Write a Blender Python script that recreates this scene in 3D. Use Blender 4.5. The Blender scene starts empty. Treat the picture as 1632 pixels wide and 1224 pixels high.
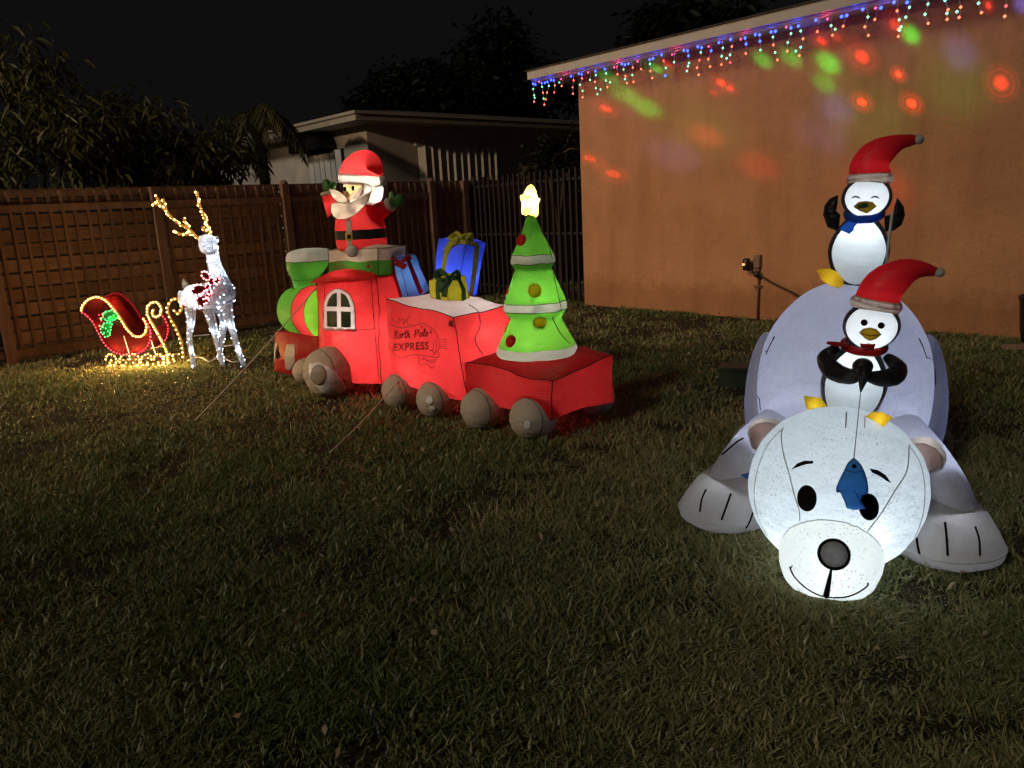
import bpy, bmesh, math, random
import numpy as np
from math import sin, cos, pi, radians, atan2, sqrt, exp
from mathutils import Vector as V, Matrix, noise
from mathutils.bvhtree import BVHTree
from mathutils.geometry import tessellate_polygon

random.seed(7); rng = np.random.default_rng(7)
SC = bpy.context.scene; COL = SC.collection

# ------------------------------------------------------------------ camera
F, IW, IH = 1220.0, 1632.0, 1224.0
PITCH, ROLL, CAMH = math.atan(280.6/F), radians(2.99), 1.4
CAM = V((0, 0, CAMH))
FWD = V((0, cos(PITCH), -sin(PITCH)))
_r0 = V((1, 0, 0)); _u0 = _r0.cross(FWD)
RIGHT = _r0*cos(ROLL) - _u0*sin(ROLL); UP = _u0*cos(ROLL) + _r0*sin(ROLL)
cd = bpy.data.cameras.new('camera'); cam = bpy.data.objects.new('camera', cd); COL.objects.link(cam)
cd.sensor_fit = 'HORIZONTAL'; cd.sensor_width = 36; cd.lens = 36*F/IW; cd.clip_start = .05; cd.clip_end = 400
cam.matrix_world = Matrix(((RIGHT.x, UP.x, -FWD.x, 0), (RIGHT.y, UP.y, -FWD.y, 0), (RIGHT.z, UP.z, -FWD.z, CAMH), (0, 0, 0, 1)))
SC.camera = cam

# ------------------------------------------------------------------ night sky
wd = bpy.data.worlds.new('World'); SC.world = wd; wd.use_nodes = True
bg = wd.node_tree.nodes['Background']; bg.inputs[0].default_value = (.0046, .0043, .0044, 1); bg.inputs[1].default_value = 1.0
SC.view_settings.view_transform = 'Standard'; SC.view_settings.look = 'None'; SC.view_settings.exposure = 0; SC.view_settings.gamma = 1
SC.view_settings.use_curve_mapping = False
cy = SC.cycles
cy.use_denoising = True
try: cy.denoiser = 'OPENIMAGEDENOISE'
except Exception: pass
cy.max_bounces = 6; cy.diffuse_bounces = 3; cy.glossy_bounces = 2; cy.transmission_bounces = 4; cy.transparent_max_bounces = 6
cy.sample_clamp_indirect = 4; cy.caustics_reflective = False; cy.caustics_refractive = False

def lamp(name, kind, loc, col, energy, parent=None, radius=.03, **kw):
    l = bpy.data.lights.new(name, kind); l.color = col; l.energy = energy
    if kind in ('POINT', 'SPOT'): l.shadow_soft_size = radius
    for k, v in kw.items(): setattr(l, k, v)
    o = bpy.data.objects.new(name, l); COL.objects.link(o); o.location = loc
    if parent: o.parent = parent
    return o

# dim glow of the town (one weak sun) and the warm street lamp left of the yard
sun = lamp('sun', 'SUN', (0, 0, 20), (1, .88, .68), .66, angle=radians(10))
sun.rotation_euler = V((.60, .62, -.56)).to_track_quat('-Z', 'Y').to_euler()
st = lamp('street_lamp_light', 'SPOT', (-13.2, 1.0, 6.6), (1, .68, .40), 4200, radius=.25, spot_size=radians(60), spot_blend=1.0)
st.rotation_euler = (V((-1.6, 11.0, .2)) - V(st.location)).to_track_quat('-Z', 'Y').to_euler()

# ------------------------------------------------------------------ photo geometry: a pixel of the photo as a ray from the camera
def ray(px, py): return FWD + RIGHT*((px - IW/2)/F) + UP*((IH/2 - py)/F)
def gnd(px, py, z=0): d = ray(px, py); return CAM + d*((z - CAMH)/d.z)
def aty(px, py, y): d = ray(px, py); return CAM + d*(y/d.y)
def onplane(px, py, p0, n): d = ray(px, py); return CAM + d*(n.dot(p0 - CAM)/n.dot(d))

# ------------------------------------------------------------------ materials
def newmat(name):
    m = bpy.data.materials.new(name); m.use_nodes = True
    nt = m.node_tree; nt.nodes.clear()
    return m, nt, nt.nodes, nt.links
def node(nt, t, **kw):
    n = nt.nodes.new(t)
    for k, v in kw.items():
        if k in ('x',): continue
        setattr(n, k, v)
    return n
def tex(nt, scale, detail=4, rough=.6, stretch=None, coord='Object', kind='noise'):
    tc = node(nt, 'ShaderNodeTexCoord'); src = tc.outputs[coord]
    if stretch:
        mp = node(nt, 'ShaderNodeMapping'); mp.inputs['Scale'].default_value = stretch; nt.links.new(src, mp.inputs[0]); src = mp.outputs[0]
    if kind == 'noise':
        n = node(nt, 'ShaderNodeTexNoise'); n.inputs['Detail'].default_value = detail; n.inputs['Roughness'].default_value = rough
    else:
        n = node(nt, 'ShaderNodeTexVoronoi')
    n.inputs['Scale'].default_value = scale; nt.links.new(src, n.inputs['Vector'])
    return n
def ramp(nt, src, a, b, ca, cb):
    r = node(nt, 'ShaderNodeValToRGB'); e = r.color_ramp.elements
    e[0].position = a; e[1].position = b; e[0].color = (*ca, 1) if len(ca) == 3 else ca; e[1].color = (*cb, 1) if len(cb) == 3 else cb
    nt.links.new(src, r.inputs[0]); return r
def bump(nt, src, strength, dist, nrm=None):
    b = node(nt, 'ShaderNodeBump'); b.inputs['Strength'].default_value = strength; b.inputs['Distance'].default_value = dist
    nt.links.new(src, b.inputs['Height'])
    if nrm: nt.links.new(nrm, b.inputs['Normal'])
    return b
def mat(name, col, rough=.7, var=.25, vscale=6, bscale=30, bstr=.3, bdist=.01, stretch=None, rand=0, spec=.3, metal=0):
    m, nt, N, L = newmat(name)
    out = node(nt, 'ShaderNodeOutputMaterial'); p = node(nt, 'ShaderNodeBsdfPrincipled')
    L.new(p.outputs[0], out.inputs[0]); p.inputs['Roughness'].default_value = rough; p.inputs['Metallic'].default_value = metal
    p.inputs['Specular IOR Level'].default_value = spec
    n = tex(nt, vscale, 5, .6, stretch); c = V(col)
    r = ramp(nt, n.outputs[0], .3, .7, tuple(c*(1-var)), tuple(c*(1+var)))
    src = r.outputs[0]
    if rand:
        oi = node(nt, 'ShaderNodeObjectInfo'); hs = node(nt, 'ShaderNodeHueSaturation')
        mr = node(nt, 'ShaderNodeMapRange'); mr.inputs[3].default_value = 1-rand; mr.inputs[4].default_value = 1+rand
        L.new(oi.outputs['Random'], mr.inputs[0]); L.new(mr.outputs[0], hs.inputs['Value']); L.new(src, hs.inputs['Color']); src = hs.outputs[0]
    L.new(src, p.inputs['Base Color'])
    b = bump(nt, tex(nt, bscale, 6, .65, stretch).outputs[0], bstr, bdist); L.new(b.outputs[0], p.inputs['Normal'])
    return m
def fabric(name, col, tcol=None, t=.5, rough=.42, wr=.45, wet=0, stretch=(1, 1, 2.2), spec=.2):
    """thin inflatable nylon: reflects and lets the light of its inner lamp through"""
    m, nt, N, L = newmat(name); tcol = tcol or col
    out = node(nt, 'ShaderNodeOutputMaterial'); p = node(nt, 'ShaderNodeBsdfPrincipled'); tr = node(nt, 'ShaderNodeBsdfTranslucent'); mx = node(nt, 'ShaderNodeMixShader')
    p.inputs['Roughness'].default_value = rough; p.inputs['Specular IOR Level'].default_value = spec
    p.inputs['Sheen Weight'].default_value = .02
    n = tex(nt, 14, 5, .6)
    c = V(col); tc = V(tcol)
    r1 = ramp(nt, n.outputs[0], .3, .75, tuple(c*.9), tuple(c*1.05)); r2 = ramp(nt, n.outputs[0], .3, .75, tuple(tc*.94), tuple(tc*1.03))
    s1, s2 = r1.outputs[0], r2.outputs[0]
    if wet:
        vo = tex(nt, 80, kind='voronoi'); rr = ramp(nt, vo.outputs['Distance'],   .12, .30, (.40,)*3, (1, 1, 1))
        big = tex(nt, 7, 2, .5); rb = ramp(nt, big.outputs[0], .30, .62, (0, 0, 0), (1, 1, 1))
        mm = node(nt, 'ShaderNodeMix', data_type='RGBA'); L.new(rb.outputs[0], mm.inputs['Factor']); L.new(rr.outputs[0], mm.inputs[7]); mm.inputs[6].default_value = (1, 1, 1, 1)
        for k in (1, 2):
            mu = node(nt, 'ShaderNodeMix', data_type='RGBA', blend_type='MULTIPLY'); mu.inputs['Factor'].default_value = wet
            L.new(s1 if k == 1 else s2, mu.inputs[6]); L.new(mm.outputs[2], mu.inputs[7])
            if k == 1: s1 = mu.outputs[2]
            else: s2 = mu.outputs[2]
    L.new(s1, p.inputs['Base Color']); L.new(s2, tr.inputs['Color'])
    b1 = bump(nt, tex(nt, 5, 3, .5, stretch).outputs[0], wr, .05)
    b2 = bump(nt, tex(nt, 26, 4, .6, stretch).outputs[0], wr*.6, .011, b1.outputs[0])
    L.new(b2.outputs[0], p.inputs['Normal']); L.new(b2.outputs[0], tr.inputs['Normal'])
    mx.inputs[0].default_value = t; L.new(p.outputs[0], mx.inputs[1]); L.new(tr.outputs[0], mx.inputs[2]); L.new(mx.outputs[0], out.inputs[0])
    return m
def glow(name, col, strength):
    m, nt, N, L = newmat(name)
    out = node(nt, 'ShaderNodeOutputMaterial'); e = node(nt, 'ShaderNodeEmission'); e.inputs[0].default_value = (*col, 1); e.inputs[1].default_value = strength
    L.new(e.outputs[0], out.inputs[0]); return m

# ------------------------------------------------------------------ object helpers
def tag(o, label=None, cat=None, group=None, kind=None):
    for k, v in (('label', label), ('category', cat), ('group', group), ('kind', kind)):
        if v: o[k] = v
    return o
def thing(name, label, cat, loc=(0, 0, 0), rz=0, group=None):
    o = bpy.data.objects.new(name, None); COL.objects.link(o); o.location = loc; o.rotation_euler = (0, 0, rz); o.empty_display_size = .1
    o['label'] = label; o['category'] = cat
    if group: o['group'] = group
    return o
def TM(o):
    """world matrix of a thing whose matrix is not evaluated yet"""
    return Matrix.Translation(o.location) @ o.rotation_euler.to_matrix().to_4x4()
class Mb:
    def __init__(s): s.v = []; s.f = []; s.m = []
    def add(s, v, f, mi=0):
        k = len(s.v); s.v += [tuple(p) for p in v]; s.f += [tuple(i+k for i in q) for q in f]; s.m += [mi]*len(f); return s
    def bvh(s): return BVHTree.FromPolygons([V(p) for p in s.v], s.f)
    def mesh(s, name, mats, smooth=True):
        me = bpy.data.meshes.new(name); me.from_pydata(s.v, [], s.f)
        for m in (mats if isinstance(mats, (list, tuple)) else [mats]): me.materials.append(m)
        if len(me.polygons):
            me.polygons.foreach_set('material_index', s.m)
            me.polygons.foreach_set('use_smooth', [smooth]*len(me.polygons))
        me.update(); return me
    def obj(s, name, mats, parent=None, smooth=True, **kw):
        return link(name, s.mesh(name, mats, smooth), parent, **kw)
def link(name, me, parent=None, loc=None, **kw):
    o = bpy.data.objects.new(name, me); COL.objects.link(o)
    if parent: o.parent = parent
    if loc is not None: o.location = loc
    return tag(o, **kw)
def box(x0, x1, y0, y1, z0, z1):
    v = [(x, y, z) for z in (z0, z1) for y in (y0, y1) for x in (x0, x1)]
    return v, [(0, 2, 3, 1), (4, 5, 7, 6), (0, 1, 5, 4), (2, 6, 7, 3), (0, 4, 6, 2), (1, 3, 7, 5)]
def boxr(x0, x1, y0, y1, z0, z1, j=.0):
    v, f = box(x0, x1, y0, y1, z0, z1)
    return [(a+random.uniform(-j, j), b+random.uniform(-j, j), c+random.uniform(-j, j)) for a, b, c in v], f
def loft(rings, cap0=False, cap1=False):
    n = len(rings[0]); v = [p for r in rings for p in r]; f = []
    for i in range(len(rings)-1):
        for j in range(n):
            k = (j+1) % n; f.append((i*n+j, i*n+k, (i+1)*n+k, (i+1)*n+j))
    if cap0: f.append(tuple(range(n-1, -1, -1)))
    if cap1: b = (len(rings)-1)*n; f.append(tuple(b+j for j in range(n)))
    return v, f
def frames(path):
    out = []; P = [V(p) for p in path]
    up = None
    for i, p in enumerate(P):
        t = (P[min(i+1, len(P)-1)] - P[max(i-1, 0)])
        t = t.normalized() if t.length > 1e-9 else V((0, 0, 1))
        if up is None: up = V((0, 1, 0)) if abs(t.y) < .9 else V((0, 0, 1))
        a = up.cross(t)
        if a.length < 1e-6: a = V((1, 0, 0)).cross(t)
        a.normalize(); b = t.cross(a).normalized(); up = b
        out.append((p, a, b))
    return out
def sweep(path, radii, n=10, cap=True):
    rings = []
    for (p, a, b), r in zip(frames(path), radii):
        ra, rb = r if isinstance(r, tuple) else (r, r)
        rings.append([p + a*(ra*cos(2*pi*j/n)) + b*(rb*sin(2*pi*j/n)) for j in range(n)])
    return loft(rings, cap, cap)
def tube(path, r, n=5): return sweep(path, [r]*len(path) if not isinstance(r, list) else r, n)
def smooth_path(pts, k=6, closed=False):
    """Catmull-Rom through the points"""
    P = [V(p) for p in pts]; out = []; n = len(P)
    for i in range(n if closed else n-1):
        if closed: p0, p1, p2, p3 = P[(i-1) % n], P[i], P[(i+1) % n], P[(i+2) % n]
        else: p0, p1, p2, p3 = P[max(i-1, 0)], P[i], P[i+1], P[min(i+2, n-1)]
        for j in range(k):
            t = j/k; out.append(.5*((2*p1) + (p2-p0)*t + (2*p0-5*p1+4*p2-p3)*t*t + (3*p1-p0-3*p2+p3)*t**3))
    if not closed: out.append(P[-1])
    return out
def ball(c, r, nu=16, nv=24, th0=0, th1=pi, fn=None, front=True):
    """sphere with its poles on the Y axis (front pole at -Y); th0..th1 cuts it into caps"""
    c = V(c); r = V(r) if not isinstance(r, (int, float)) else V((r, r, r)); rings = []
    for i in range(nu+1):
        th = th0 + (th1-th0)*i/nu; th = min(max(th, 1e-3), pi-1e-3); ring = []
        for j in range(nv):
            ph = 2*pi*j/nv; q = V((sin(th)*cos(ph), -cos(th), sin(th)*sin(ph)))
            if fn: q = fn(q)
            ring.append(c + V((q.x*r.x, q.y*r.y, q.z*r.z)))
        rings.append(ring)
    return loft(rings, th0 < .01, th1 > pi-.01)
def xf(vf, M): return [M @ V(p) for p in vf[0]], vf[1]
def puff(outline, T, M=None, k=7, p=.5, T2=None):
    """stuffed pillow over a 2-D outline (star-shaped round its centre); outline in the x,z plane, thickness along y"""
    n = len(outline); cx = sum(q[0] for q in outline)/n; cz = sum(q[1] for q in outline)/n; T2 = T if T2 is None else T2
    rings = []
    for s in [i/k for i in range(k+1)] + [1-i/k for i in range(1, k+1)]: pass
    seq = [(max(i/k, .02), -T) for i in range(k+1)] + [(max(1-i/k, .02), T2) for i in range(1, k+1)]
    for s, t in seq:
        y = t*max(0, 1-s*s)**p
        rings.append([V((cx+(q[0]-cx)*s, y, cz+(q[1]-cz)*s)) for q in outline])
    v, f = loft(rings, True, True)
    if M is not None: v = [M @ p_ for p_ in v]
    return v, f
def circ(r, n=20, rx=1, rz=1): return [(r*rx*cos(2*pi*i/n), r*rz*sin(2*pi*i/n)) for i in range(n)]
def star(n, r0, r1, rot=pi/2, sub=1): return [((r0 if i % 2 == 0 else r1)*cos(rot+pi*i/n), (r0 if i % 2 == 0 else r1)*sin(rot+pi*i/n)) for i in range(2*n)]
def face_grid(c00, c10, c11, c01, bulge=0, n=16, seed=0, wr=.006, power=.8):
    """one sewn panel: a bilinear patch that bulges and puckers near its seams"""
    c00, c10, c11, c01 = V(c00), V(c10), V(c11), V(c01)
    nr = (c10-c00).cross(c01-c00).normalized(); v = []; f = []
    for j in range(n+1):
        for i in range(n+1):
            u, w = i/n, j/n; p = c00*(1-u)*(1-w)+c10*u*(1-w)+c11*u*w+c01*(1-u)*w
            a, b = 2*u-1, 2*w-1; e = ((1-a*a)*(1-b*b))
            d = bulge*e**power if e > 0 else 0
            k = min(1, e*6)
            if e > 0:
                d += wr*k*(noise.noise(V((u*26, w*3+seed, seed*1.7)))*exp(-(1-abs(b))/.13) + noise.noise(V((u*3+seed, w*26, seed*2.3)))*exp(-(1-abs(a))/.13))*1.6
                d += wr*1.2*k*noise.noise(p*6+V((seed, 0, 0)))
            v.append(warp(p+nr*d))
    for j in range(n):
        for i in range(n): k = j*(n+1)+i; f.append((k, k+1, k+n+2, k+n+1))
    return v, f
def warp(p):
    """the slack of air-filled cloth: edges wander and sag a little"""
    p = V(p); a = p*3.1; b = p*11
    return p+V((noise.noise(a), noise.noise(a+V((7, 0, 0))), noise.noise(a+V((0, 7, 0)))))*.020+V((noise.noise(b), noise.noise(b+V((7, 0, 0))), noise.noise(b+V((0, 7, 0)))))*.006
def hexa(c, bul, n=18, seed=0, wr=.006):
    """c: bottom 4 corners then top 4 (x0y0, x1y0, x1y1, x0y1); returns the six panels front back left right top bottom"""
    q = dict(front=(0, 1, 5, 4), back=(2, 3, 7, 6), left=(3, 0, 4, 7), right=(1, 2, 6, 5), top=(4, 5, 6, 7), bottom=(3, 2, 1, 0))
    return {k: face_grid(*[c[i] for i in ix], bulge=bul if isinstance(bul, (int, float)) else bul.get(k, .02), n=n, seed=seed+h*3.1, wr=wr) for h, (k, ix) in enumerate(q.items())}
def seams(c, pairs, r=.0035): 
    m = Mb()
    for a, b in pairs: m.add(*tube([warp(V(c[a]).lerp(V(c[b]), t/16)) for t in range(17)], r, 5))
    return m
def topx(p):
    q = V(p)-CAM; c = q.dot(FWD); return IW/2+F*q.dot(RIGHT)/c, IH/2-F*q.dot(UP)/c
def cut(o, thing_, poly, shrink=1.0):
    """open the cloth behind a print so that the lamp inside lights the print itself"""
    M = TM(thing_); R = M.to_3x3(); cx = sum(p[0] for p in poly)/len(poly); cz = sum(p[1] for p in poly)/len(poly); pl = [(cx+(p[0]-cx)*shrink, cz+(p[1]-cz)*shrink) for p in poly]
    def inside(x, y):
        r = False; n = len(pl)
        for i in range(n):
            (x1, y1), (x2, y2) = pl[i], pl[(i+1) % n]
            if (y1 > y) != (y2 > y) and x < (x2-x1)*(y-y1)/(y2-y1)+x1: r = not r
        return r
    bm = bmesh.new(); bm.from_mesh(o.data); dead = []
    px_ = {v.index: inside(*topx(M @ v.co)) for v in bm.verts}
    for f in bm.faces:
        if all(px_[v.index] for v in f.verts):
            w = M @ f.calc_center_median(); nn = R @ f.normal
            if abs(nn.dot((w-CAM).normalized())) > .05 and (w-CAM).length < cut.maxd: dead.append(f)
    bmesh.ops.delete(bm, geom=dead, context='FACES'); bm.to_mesh(o.data); bm.free()
cut.maxd = 99
def trim(o, p0, n):
    """drop the faces of o that lie beyond a plane (cloth hidden inside another sewn-on piece)"""
    bm = bmesh.new(); bm.from_mesh(o.data); bmesh.ops.delete(bm, geom=[f for f in bm.faces if (f.calc_center_median()-V(p0)).dot(V(n)) > 0], context='FACES'); bm.to_mesh(o.data); bm.free()
# prints traced from the photo on to a panel: each vertex lies on the panel's own surface
def caster(o, bvh):
    Mi = TM(o).inverted(); oc = Mi @ CAM; R = Mi.to_3x3()
    def cast(px, py, off=.003):
        d = (R @ ray(px, py)).normalized(); h = bvh.ray_cast(oc, d)
        if h[0] is None:
            # just off the edge: the nearest point of the surface
            best = None
            for s in (2, 2.6, 3.2, 4, 5, 6, 7, 8):
                q = bvh.find_nearest(oc + d*s)
                if q[0] is not None and (best is None or q[3] < best[3]): best = q
            h = best
        nr = h[1] if h[1].dot(d) < 0 else -h[1]
        return h[0] + nr*off, nr
    return cast
def decal(cast, poly, off=.003, k=6, thick=.003):
    n = len(poly); cx = sum(p[0] for p in poly)/n; cz = sum(p[1] for p in poly)/n; top = []; 
    for s in [max(i/k, .02) for i in range(k+1)]:
        top.append([cast(cx+(p[0]-cx)*s, cz+(p[1]-cz)*s, off)[0] for p in poly])
    edge = [cast(p[0], p[1], off-thick)[0] for p in poly]
    return loft(top+[edge], True, False)
def subdiv(poly, k=4):
    out = []
    for i, p in enumerate(poly):
        q = poly[(i+1) % len(poly)]
        for j in range(k): out.append((p[0]+(q[0]-p[0])*j/k, p[1]+(q[1]-p[1])*j/k))
    return out
def oval(cx, cy_, rx, ry, n=24, rot=0): return [(cx+rx*cos(a)*cos(rot)-ry*sin(a)*sin(rot), cy_+rx*cos(a)*sin(rot)+ry*sin(a)*cos(rot)) for a in [2*pi*i/n for i in range(n)]]
def hotspot(o, cast, px, py, depth, col, e):
    h, n = cast(px, py, 0); lamp('inner_lamp', 'POINT', h-n*depth, col, e, o, .008)
def stroke(cast, pts, r, off=.001, k=5, sm=True, n=5):
    q = [V((p[0], p[1], 0)) for p in pts]
    if sm and len(q) > 2: q = smooth_path(q, k)
    else: q = [q[i].lerp(q[i+1], t/k) for i in range(len(q)-1) for t in range(k)] + [q[-1]]
    P = [cast(p.x, p.y, off)[0] for p in q]
    if isinstance(r, tuple): r = [r[0]+(r[1]-r[0])*i/(len(P)-1) for i in range(len(P))]
    return tube(P, r, n)
_oct = ([(1, 0, 0), (-1, 0, 0), (0, 1, 0), (0, -1, 0), (0, 0, 1), (0, 0, -1)], [(0, 2, 4), (2, 1, 4), (1, 3, 4), (3, 0, 4), (2, 0, 5), (1, 2, 5), (3, 1, 5), (0, 3, 5)])
def bulb_mesh(points, r):
    m = Mb()
    for p in points: m.add([V(p)+V(q)*r for q in _oct[0]], _oct[1])
    return m
def along(path, step, jit=.0):
    P = [V(p) for p in path]; out = []; acc = 0; nxt = step*.5
    for a, b in zip(P, P[1:]):
        l = (b-a).length
        while acc + l >= nxt and l > 0:
            t = (nxt-acc)/l; out.append(a.lerp(b, t)+V((random.uniform(-jit, jit), random.uniform(-jit, jit), random.uniform(-jit, jit)))); nxt += step
        acc += l
    return out
# ------------------------------------------------------------------ materials of the setting
M_soil = mat('soil', (.035, .026, .014), .95, .5, 5, 60, .8, .03)
M_wood = mat('fence_wood', (.175, .110, .082), .85, .35, 3.0, 18, .5, .006, (1, 1, 7), rand=.28)
M_post = mat('post_wood', (.15, .092, .068), .85, .3, 3.0, 18, .5, .006, (6, 6, 1), rand=.15)
M_stucco = None
M_white = mat('painted_trim', (.50, .47, .46), .6, .08, 4, 20, .12, .003)
M_roofm = mat('roofing', (.07, .06, .055), .9, .3, 5, 40, .5, .01)
M_metal = mat('black_metal', (.024, .018, .021), .45, .2, 8, 60, .1, .002, spec=.5)
M_grey = mat('neighbour_render', (.60, .55, .49), .9, .08, 3, 60, .2, .004)
M_shut = mat('shutter_white', (.80, .78, .76), .5, .06, 4, 30, .1, .002, rand=.08)
M_nf = mat('neighbour_fascia', (.36, .33, .30), .7, .1, 4, 20, .1, .003)
M_dark = mat('dark_glass', (.012, .012, .014), .3, .1, 4, 10, .02, .001)
M_cord = mat('cord_rubber', (.02, .018, .018), .6, .1)
M_pipe = mat('conduit', (.16, .085, .05), .6, .15)
M_blackp = mat('black_plastic', (.018, .017, .017), .4, .1, spec=.5)
M_bark = mat('bark', (.09, .07, .05), .9, .4, 8, 30, .8, .02, (1, 1, .3))

def stucco():
    m, nt, N, L = newmat('orange_stucco'); out = node(nt, 'ShaderNodeOutputMaterial'); p = node(nt, 'ShaderNodeBsdfPrincipled')
    L.new(p.outputs[0], out.inputs[0]); p.inputs['Roughness'].default_value = .85; p.inputs['Specular IOR Level'].default_value = .2
    n1 = tex(nt, 1.3, 5, .6); r = ramp(nt, n1.outputs[0], .3, .72, (.44, .222, .112), (.55, .285, .150))
    n2 = tex(nt, 1.0, 4, .6, (3, 3, .35)); r2 = ramp(nt, n2.outputs[0], .45, .8, (1, 1, 1), (.80, .76, .72))
    mu = node(nt, 'ShaderNodeMix', data_type='RGBA', blend_type='MULTIPLY'); mu.inputs['Factor'].default_value = 1
    L.new(r.outputs[0], mu.inputs[6]); L.new(r2.outputs[0], mu.inputs[7])
    # dirt splashed up at the foot of the wall
    tc = node(nt, 'ShaderNodeTexCoord'); sp_ = node(nt, 'ShaderNodeSeparateXYZ'); L.new(tc.outputs['Object'], sp_.inputs[0]); nz = tex(nt, 6, 5, .7); ad = node(nt, 'ShaderNodeMath', operation='MULTIPLY_ADD'); L.new(nz.outputs[0], ad.inputs[0]); ad.inputs[1].default_value = -.5; L.new(sp_.outputs['Z'], ad.inputs[2])
    rd = ramp(nt, ad.outputs[0], .0, .20, (.74, .70, .66), (1, 1, 1)); rd.color_ramp.elements[0].position = 0
    m3 = node(nt, 'ShaderNodeMix', data_type='RGBA', blend_type='MULTIPLY'); m3.inputs['Factor'].default_value = 1; L.new(mu.outputs[2], m3.inputs[6]); L.new(rd.outputs[0], m3.inputs[7]); L.new(m3.outputs[2], p.inputs['Base Color'])
    b1 = bump(nt, tex(nt, 7, 6, .7).outputs[0], .65, .04)
    # trowel strokes, upright and level
    s1 = tex(nt, 5, 3, .6, (5, 5, .55)); rr1 = ramp(nt, s1.outputs[0], .56, .62, (0, 0, 0), (1, 1, 1))
    s2 = tex(nt, 4, 3, .6, (.7, .7, 6)); rr2 = ramp(nt, s2.outputs[0], .58, .64, (0, 0, 0), (1, 1, 1))
    b2 = bump(nt, rr1.outputs[0], .38, .016, b1.outputs[0]); b3 = bump(nt, rr2.outputs[0], .16, .012, b2.outputs[0])
    b4 = bump(nt, tex(nt, 120, 3, .6).outputs[0], .3, .004, b3.outputs[0])
    L.new(b4.outputs[0], p.inputs['Normal']); return m
M_stucco = stucco()

def leafmat(name, col, col2, t=.3, rough=.5):
    m, nt, N, L = newmat(name); out = node(nt, 'ShaderNodeOutputMaterial'); p = node(nt, 'ShaderNodeBsdfPrincipled'); tr = node(nt, 'ShaderNodeBsdfTranslucent'); mx = node(nt, 'ShaderNodeMixShader')
    at = node(nt, 'ShaderNodeAttribute', attribute_name='tint'); r = ramp(nt, at.outputs['Fac'], 0, 1, col, col2)
    L.new(r.outputs[0], p.inputs['Base Color']); L.new(r.outputs[0], tr.inputs['Color']); p.inputs['Roughness'].default_value = rough; p.inputs['Specular IOR Level'].default_value = .35
    mx.inputs[0].default_value = t; L.new(p.outputs[0], mx.inputs[1]); L.new(tr.outputs[0], mx.inputs[2]); L.new(mx.outputs[0], out.inputs[0]); return m
def npmesh(name, verts, nper, faces_per, tint, m):
    """many equal small pieces: verts (N,nper,3), faces_per index lists of one piece"""
    N = verts.shape[0]; fl = [len(f) for f in faces_per]; idx = np.concatenate([np.array(f) for f in faces_per])
    allv = (np.arange(N)[:, None]*nper + idx[None, :]).ravel(); ls = np.tile(np.array(fl), N)
    me = bpy.data.meshes.new(name); me.vertices.add(N*nper); me.vertices.foreach_set('co', verts.astype(np.float32).ravel())
    me.loops.add(len(allv)); me.loops.foreach_set('vertex_index', allv.astype(np.int32))
    me.polygons.add(len(ls)); me.polygons.foreach_set('loop_start', (np.cumsum(ls)-ls).astype(np.int32)); me.polygons.foreach_set('use_smooth', np.ones(len(ls), bool))
    a = me.attributes.new('tint', 'FLOAT', 'POINT'); a.data.foreach_set('value', np.repeat(tint, nper).astype(np.float32))
    me.materials.append(m); me.update(calc_edges=True); return me
_perm = rng.random((256, 256))
def vnoise(x, y, s):
    x = x/s+100; y = y/s+100; xi = np.floor(x).astype(int); yi = np.floor(y).astype(int); fx = x-xi; fy = y-yi; fx = fx*fx*(3-2*fx); fy = fy*fy*(3-2*fy)
    g = lambda a, b: _perm[a % 256, b % 256]
    return (g(xi, yi)*(1-fx)+g(xi+1, yi)*fx)*(1-fy)+(g(xi, yi+1)*(1-fx)+g(xi+1, yi+1)*fx)*fy

# ------------------------------------------------------------------ ground
FA = V((-5.589, 8.279, 0)); FANG = radians(42.41); FU = V((cos(FANG), sin(FANG), 0)); FN = V((-sin(FANG), cos(FANG), 0))   # fence line
HK = V((1.101, 10.93, 0)); HANG = radians(131.16-180); HU = V((cos(HANG), sin(HANG), 0)); HN = V((HU.y, -HU.x, 0))            # house corner, along the wall, out of the wall
m = Mb(); n = 60
gv = []; gf = []
xs = np.linspace(-1, 1, n+1)
for j in range(n+1):
    for i in range(n+1):
        x = np.sign(xs[i])*abs(xs[i])**2.2*150; y = 6+np.sign(xs[j])*abs(xs[j])**2.2*150
        gv.append((x, y, (noise.noise(V((x*.5, y*.5, 0)))*.012 - .012) if abs(x) < 12 and abs(y) < 18 else -.02))
for j in range(n):
    for i in range(n): k = j*(n+1)+i; gf.append((k, k+1, k+n+2, k+n+1))
m.add(gv, gf); m.obj('ground', M_soil, kind='structure')

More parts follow.
